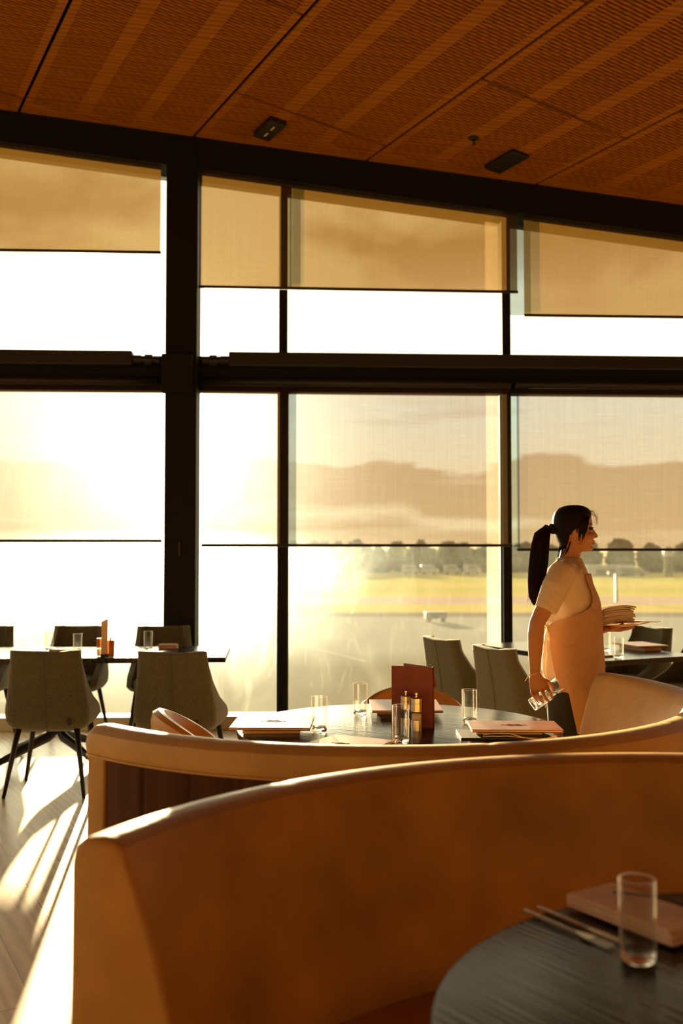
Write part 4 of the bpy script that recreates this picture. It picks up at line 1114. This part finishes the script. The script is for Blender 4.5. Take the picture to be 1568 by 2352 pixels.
for k in range(14):     # fringe wisps and flyaways
    x0 = random.uniform(1338, 1350)
    hair.tube([P(x0, 1170, 0) + Vector((0, random.uniform(-.03, .03), 0)), P(x0 + 13, 1175, 0) + Vector((0, random.uniform(-.05, .04), 0)), P(1369 + random.uniform(-4, 3), 1188 + random.uniform(-4, 6), 0) + Vector((0, random.uniform(-.05, .04), 0)), P(1368 + random.uniform(-3, 4), 1205 + random.uniform(-5, 5), 0) + Vector((0, random.uniform(-.05, .04), 0))], [.0006, .0005, .0004, .0003], 4)
for k in range(10):
    x0 = random.uniform(1284, 1305)
    hair.tube([P(x0, 1245, 0) + Vector((0, random.uniform(-.06, .0), 0)), P(x0 - 4, 1262, 0) + Vector((0, random.uniform(-.06, .0), 0)), P(x0 - random.uniform(6, 14), 1279, 0) + Vector((0, random.uniform(-.06, .0), 0))], [.004, .0025, .0008], 5)
hair.build('hair', M['hair'], person, smooth=True)
tail = MB()
cen = [(1272, 1214), (1256, 1214), (1244, 1226), (1240, 1255), (1237, 1290), (1233, 1325), (1229, 1355), (1226, 1376), (1226, 1390)]
rad = [.014, .030, .036, .044, .046, .043, .034, .022, .004]
LYT = [0, 0, 0, -.005, -.01, -.02, -.025, -.03, -.03]
tail.tube([P(x, y, l) for (x, y), l in zip(cen, LYT)], [r * .70 for r in rad], 18)
for k in range(260):
    a = random.uniform(0, 2 * math.pi); rr = random.uniform(.62, 1.02); st = random.uniform(0, .15); end = random.uniform(.78, 1.0)
    tw = random.uniform(-.5, .5); pts = []; rs = []
    for i in range(9):
        f = i / 8
        idx = min(7, int(f * end * 8)); fr = f * end * 8 - idx
        c_ = P(*cen[idx], LYT[idx]).lerp(P(*cen[idx + 1], LYT[idx + 1]), fr); r_ = lerp(rad[idx], rad[idx + 1], fr)
        r_ = max(r_, .008) * rr
        pts.append(c_ + Vector((math.cos(a + tw * f) * r_ * .95, math.sin(a + tw * f) * r_ * .8, 0)) + Vector((random.uniform(-.002, .002), random.uniform(-.002, .002), 0)))
        rs.append(lerp(.0035, .0009, f))
    tail.tube(pts, rs, 4, cap=False)
for k in range(12):
    x0 = random.uniform(1214, 1228); y0 = random.uniform(1290, 1340)
    tail.tube([P(x0 + 8, y0, -.01), P(x0 - 1, y0 + 30, -.01), P(x0 - random.uniform(2, 9), y0 + random.uniform(55, 85), -.015)], [.0009, .0006, .0003], 4)
tail.build('ponytail', M['hair_tail'], person, smooth=True)
MB().lathe([(.012, -.007), (.019, -.008), (.021, 0), (.019, .008), (.012, .007)], 18, Matrix.Translation(P(1266, 1213, 0)) @ Matrix.Rotation(R(75), 4, 'Y'), closed_prof=True).build('hair_tie', M['black'], person, smooth=True)

# t-shirt
shirt_rows = [(1281, 1281, 1334, .061), (1288, 1277, 1337, .085), (1297, 1268, 1339, .122), (1306, 1259, 1343, .160), (1318, 1254, 1346, .180), (1335, 1249, 1349, .186), (1355, 1247, 1358, .182), (1375, 1247, 1366, .175), (1400, 1249, 1369, .165), (1425, 1252, 1369, .158),
              (1450, 1250, 1370, .158), (1480, 1247, 1372, .164), (1510, 1245, 1373, .172), (1535, 1246, 1373, .178), (1552, 1250, 1371, .178), (1562, 1257, 1367, .172)]
shirt = MB()
rr = []
for y, a, c, h in shirt_rows:
    q = ring_px(y, a, c, h, 0, 0, n=64)
    if y > 1400:
        q = [p_ + Vector((math.sin(7 * math.atan2(p_.y, p_.x - .05) + y * .013) * .006 * min(1, (y - 1400) / 80), math.cos(5 * math.atan2(p_.y, p_.x)) * .004, 0)) for p_ in q]
    rr.append(q)
shirt.loft(rr, True)
for s_ in (-1, 1):
    if s_ < 0: pp = [P(1303, 1312, -.10), P(1292, 1316, -.155), P(1274, 1350, -.195), P(1262, 1380, -.207), P(1252.5, 1402, -.213)]
    else: pp = [P(1303, 1312, .10), P(1300, 1316, .155), P(1303, 1350, .19), P(1306, 1380, .205), P(1308, 1402, .21)]
    shirt.tube(pp, [.056, .062, .062, .057, .0515], 24)
shirt_o = shirt.build('t_shirt', M['shirt'], person, remesh=.005, smooth_it=4)
# collar band
cb = ring_px(1284, 1281, 1334, .061, 0, 0, n=40)
cbp = [p_ + Vector((0, 0, -.030 * (p_.x - cb[20].x) / .1)) for p_ in cb]; MB().tube(cbp + [cbp[0]], .0055, 8).build('collar', M['shirt'], person, smooth=True)

# apron: bib and skirt wrapped round the front
ap_rows = []   # y, back edge x, ring back, ring front, half width
for y, xe, a, c, h in ((1317, 1336, 1254, 1349, .176), (1326, 1337, 1250, 1351, .183), (1338, 1342, 1248, 1353, .188), (1350, 1347.5, 1246, 1358, .188), (1362, 1351.5, 1246, 1364, .186), (1374, 1353, 1246, 1369, .182), (1385, 1350, 1247, 1372, .178), (1394, 1343, 1247, 1373, .176), (1402, 1328, 1248, 1374, .174),
                      (1410, 1308, 1248, 1375, .171), (1419, 1288, 1249, 1376, .170), (1430, 1264, 1249, 1376, .170), (1440, 1262, 1248, 1377, .170), (1460, 1264, 1247, 1378, .172), (1490, 1267, 1245, 1379, .178), (1520, 1271, 1244, 1380, .184), (1548, 1276, 1246, 1380, .187), (1575, 1283, 1250, 1379, .186), (1600, 1290.5, 1256, 1375, .182), (1630, 1299, 1264, 1368, .176), (1655, 1307, 1270, 1361, .170), (1673, 1313, 1275, 1356, .166)):
    pa, pf, pe = P(a, y), P(c, y), P(xe, y, -h * .6)
    cx = (pa.x + pf.x) / 2; ax = (pf.x - pa.x) / 2
    te = math.acos(max(-.98, min(.98, (pe.x - cx) / ax)))
    row = []
    for k in range(41):
        th = -te + 2 * te * k / 40
        fold = .004 * math.sin(th * 9 + y * .02) * max(0, min(1, (y - 1420) / 100)) + .006 * math.sin(y * .13 + th * 5) * max(0, 1 - abs(y - 1475) / 70)
        row.append(Vector((cx + (ax + .007 + fold) * math.cos(th), (h + .008 + fold) * math.sin(th), pa.z)))
    ap_rows.append(row)
b = MB(); b.loft(ap_rows, False, None, closed=False); b.build('apron', M['apron'], person, smooth=True, solid=.003, subd=1)
e = ap_rows[0]
MB().tube([e[0], P(1325, 1306, -.10), P(1305, 1297, -.085), P(1287, 1290, -.04), P(1281, 1288, 0), P(1287, 1290, .04), P(1305, 1297, .085), P(1325, 1306, .10), e[-1]], .005, 8, flat=.5).build('neck_strap', M['apron'], person, smooth=True)
MB().tube([P(1324, 1312, -.128), P(1332, 1318, -.125)], .007, 8).tube([P(1327, 1314, -.13), P(1331, 1322, -.128)], .004, 8).build('buckle', M['black'], person, smooth=True)
w = ap_rows[11][0]
MB().tube([w, P(1256, 1433, -.07), P(1250, 1436, -.02)], .004, 6).tube([P(1253, 1436, -.03), P(1245, 1428, -.05), P(1249, 1443, -.06), P(1254, 1437, -.04)], .0045, 6).tube([P(1254, 1437, -.04), P(1259, 1452, -.09), P(1256, 1475, -.10), P(1257, 1500, -.11)], [.004, .0035, .003, .002], 6).tube([P(1253, 1437, -.04), P(1247, 1460, -.06), P(1250, 1500, -.07), P(1245, 1560, -.05), P(1252, 1625, -.04)], [.004, .003, .003, .003, .002], 6).build('apron_tie', M['shirt'], person, smooth=True)
# trousers and shoes
tro = MB(); tro.loft([ring_px(y, a, c, h, 0, 0, n=32) for y, a, c, h in ((1535, 1256, 1362, .165), (1560, 1258, 1363, .170), (1585, 1263, 1360, .170), (1605, 1270, 1356, .160))], True)
for s_ in (-1, 1):
    q = leg_pts(s_); tro.tube(q[:3] + [q[3] + Vector((0, 0, -.03))], [.096, .088, .070, .058], 20)
tro.build('trousers', M['trousers'], person, remesh=.006, smooth_it=4)
for s_ in (-1, 1):
    f = leg_pts(s_)[-1]; y_ = f.y
    b = MB(); b.loft([[(f.x + dx, y_ + w_ * math.cos(t_), max(0.002, hh * .5 + hh * .5 * math.sin(t_))) for t_ in [2 * math.pi * k / 16 for k in range(16)]] for dx, w_, hh in ((-.06, .028, .06), (-.03, .040, .09), (.03, .042, .095), (.10, .046, .070), (.17, .044, .05), (.215, .026, .035))], True)
    b.build('shoe', M['shoe'], person, smooth=True)
# bracelet with loose string end
c_ = P(1228, 1545, -.208)
b = MB(); ring_ = [c_ + Vector((.027 * math.cos(a), .027 * math.sin(a), .010 * math.cos(a))) for a in [2 * math.pi * k / 24 for k in range(25)]]
b.tube(ring_, .0017, 6); b.ball(c_ + Vector((-.027, -.004, -.009)), .0045, 8, 6); b.tube([c_ + Vector((-.026, -.006, -.009)), c_ + Vector((-.036, -.01, -.022)), c_ + Vector((-.047, -.01, -.038))], .0013, 6)
b.build('bracelet', M['string'], person, smooth=True)

# glasses in the hand
def held(base_px, top_px, ly, label):
    a, c = P(*base_px, ly), P(*top_px, ly); d_ = (c - a).normalized()
    o = g0.copy(); COL.objects.link(o); o.rotation_mode = 'QUATERNION'; o.rotation_quaternion = Vector((0, 0, 1)).rotation_difference(d_)
    o.location = Vector((WX, WY, 0)) + c - d_ * .135; tag(o, label, 'glass', 'tumblers carried by the person')
held((1236, 1604), (1284, 1569.5), -.208, 'empty tumbler tilted in the lowered hand, rim furthest out')
held((1228, 1615), (1275, 1582), -.150, 'second empty tumbler in the lowered hand, behind the first')

# plate with used napkins
pc = Vector((WX, WY, 0)) + P(1431, 1434, .06)
plz = pc.z
pt = MB().lathe([(.0001, -.010), (.045, -.010), (.075, -.004), (.125, .006), (.126, .009), (.075, .0005), (.045, -.005), (.0001, -.005)], 48).build('dinner_plate', M['plate'], None, smooth=True, loc=(pc.x, pc.y, plz))
pt.rotation_euler.y = R(-3); tag(pt, 'pale dinner plate carried level in front of the apron', 'plate')
random.seed(21)
zc = plz + .002
for k in range(9):
    b = MB(); n = 14; sx = random.uniform(.145, .168); sy = random.uniform(.11, .13); h = .0085
    sd = random.uniform(0, 20)
    rows = []
    lo, hi = [], []
    for i in range(n + 1):
        for j in range(7):
            u, v = i / n - .5, j / 6 - .5
            w_ = .003 * noise.noise(Vector((u * 6, v * 6, sd)))
            ex = sx * (1 + .05 * noise.noise(Vector((v * 5, sd, 0))))
            bow = -.010 * (u * 2) ** 2 * (.3 + .1 * k) * (1 if k > 2 else .3)
            lo.append((u * ex, v * sy, w_ + bow)); hi.append((u * ex * .985, v * sy * .97, w_ + bow + h))
    fs = []; m_ = 7; N_ = len(lo)
    for i in range(n):
        for j in range(6):
            a = i * m_ + j; fs.append((a, a + 1, a + m_ + 1, a + m_)); fs.append((N_ + a, N_ + a + m_, N_ + a + m_ + 1, N_ + a + 1))
    edge = [i * m_ for i in range(n + 1)] + [n * m_ + j for j in range(1, 7)] + [i * m_ + 6 for i in range(n - 1, -1, -1)] + [j for j in range(5, 0, -1)]
    for i in range(len(edge)):
        a, c = edge[i], edge[(i + 1) % len(edge)]; fs.append((a, c, N_ + c, N_ + a))
    b.add(lo + hi, fs)
    o = b.build('used_napkin', M['napkin_white'], None, smooth=True, loc=(pc.x - .040 + random.uniform(-.006, .006) , pc.y, zc + k * .0093 + .006), rz=random.uniform(-.12, .12))
    o.rotation_euler.y = R(-4 - k * .3)
    tag(o, ['lowest', 'second lowest', 'third lowest', 'fourth lowest', 'middle', 'fourth from top', 'third from top', 'second from top', 'topmost'][k] + ' crumpled cream napkin in the pile on the carried plate', 'napkin', 'crumpled napkins on the carried plate')
o = cutlery((pc.x + .05, pc.y - .06), plz + .014, R(-8), 'knife', 'knife jutting out over the rim of the carried plate', 'cutlery on the carried plate'); 
o = cutlery((pc.x + .035, pc.y - .085), plz + .012, R(10), 'fork', 'fork lying at the front of the carried plate', 'cutlery on the carried plate')
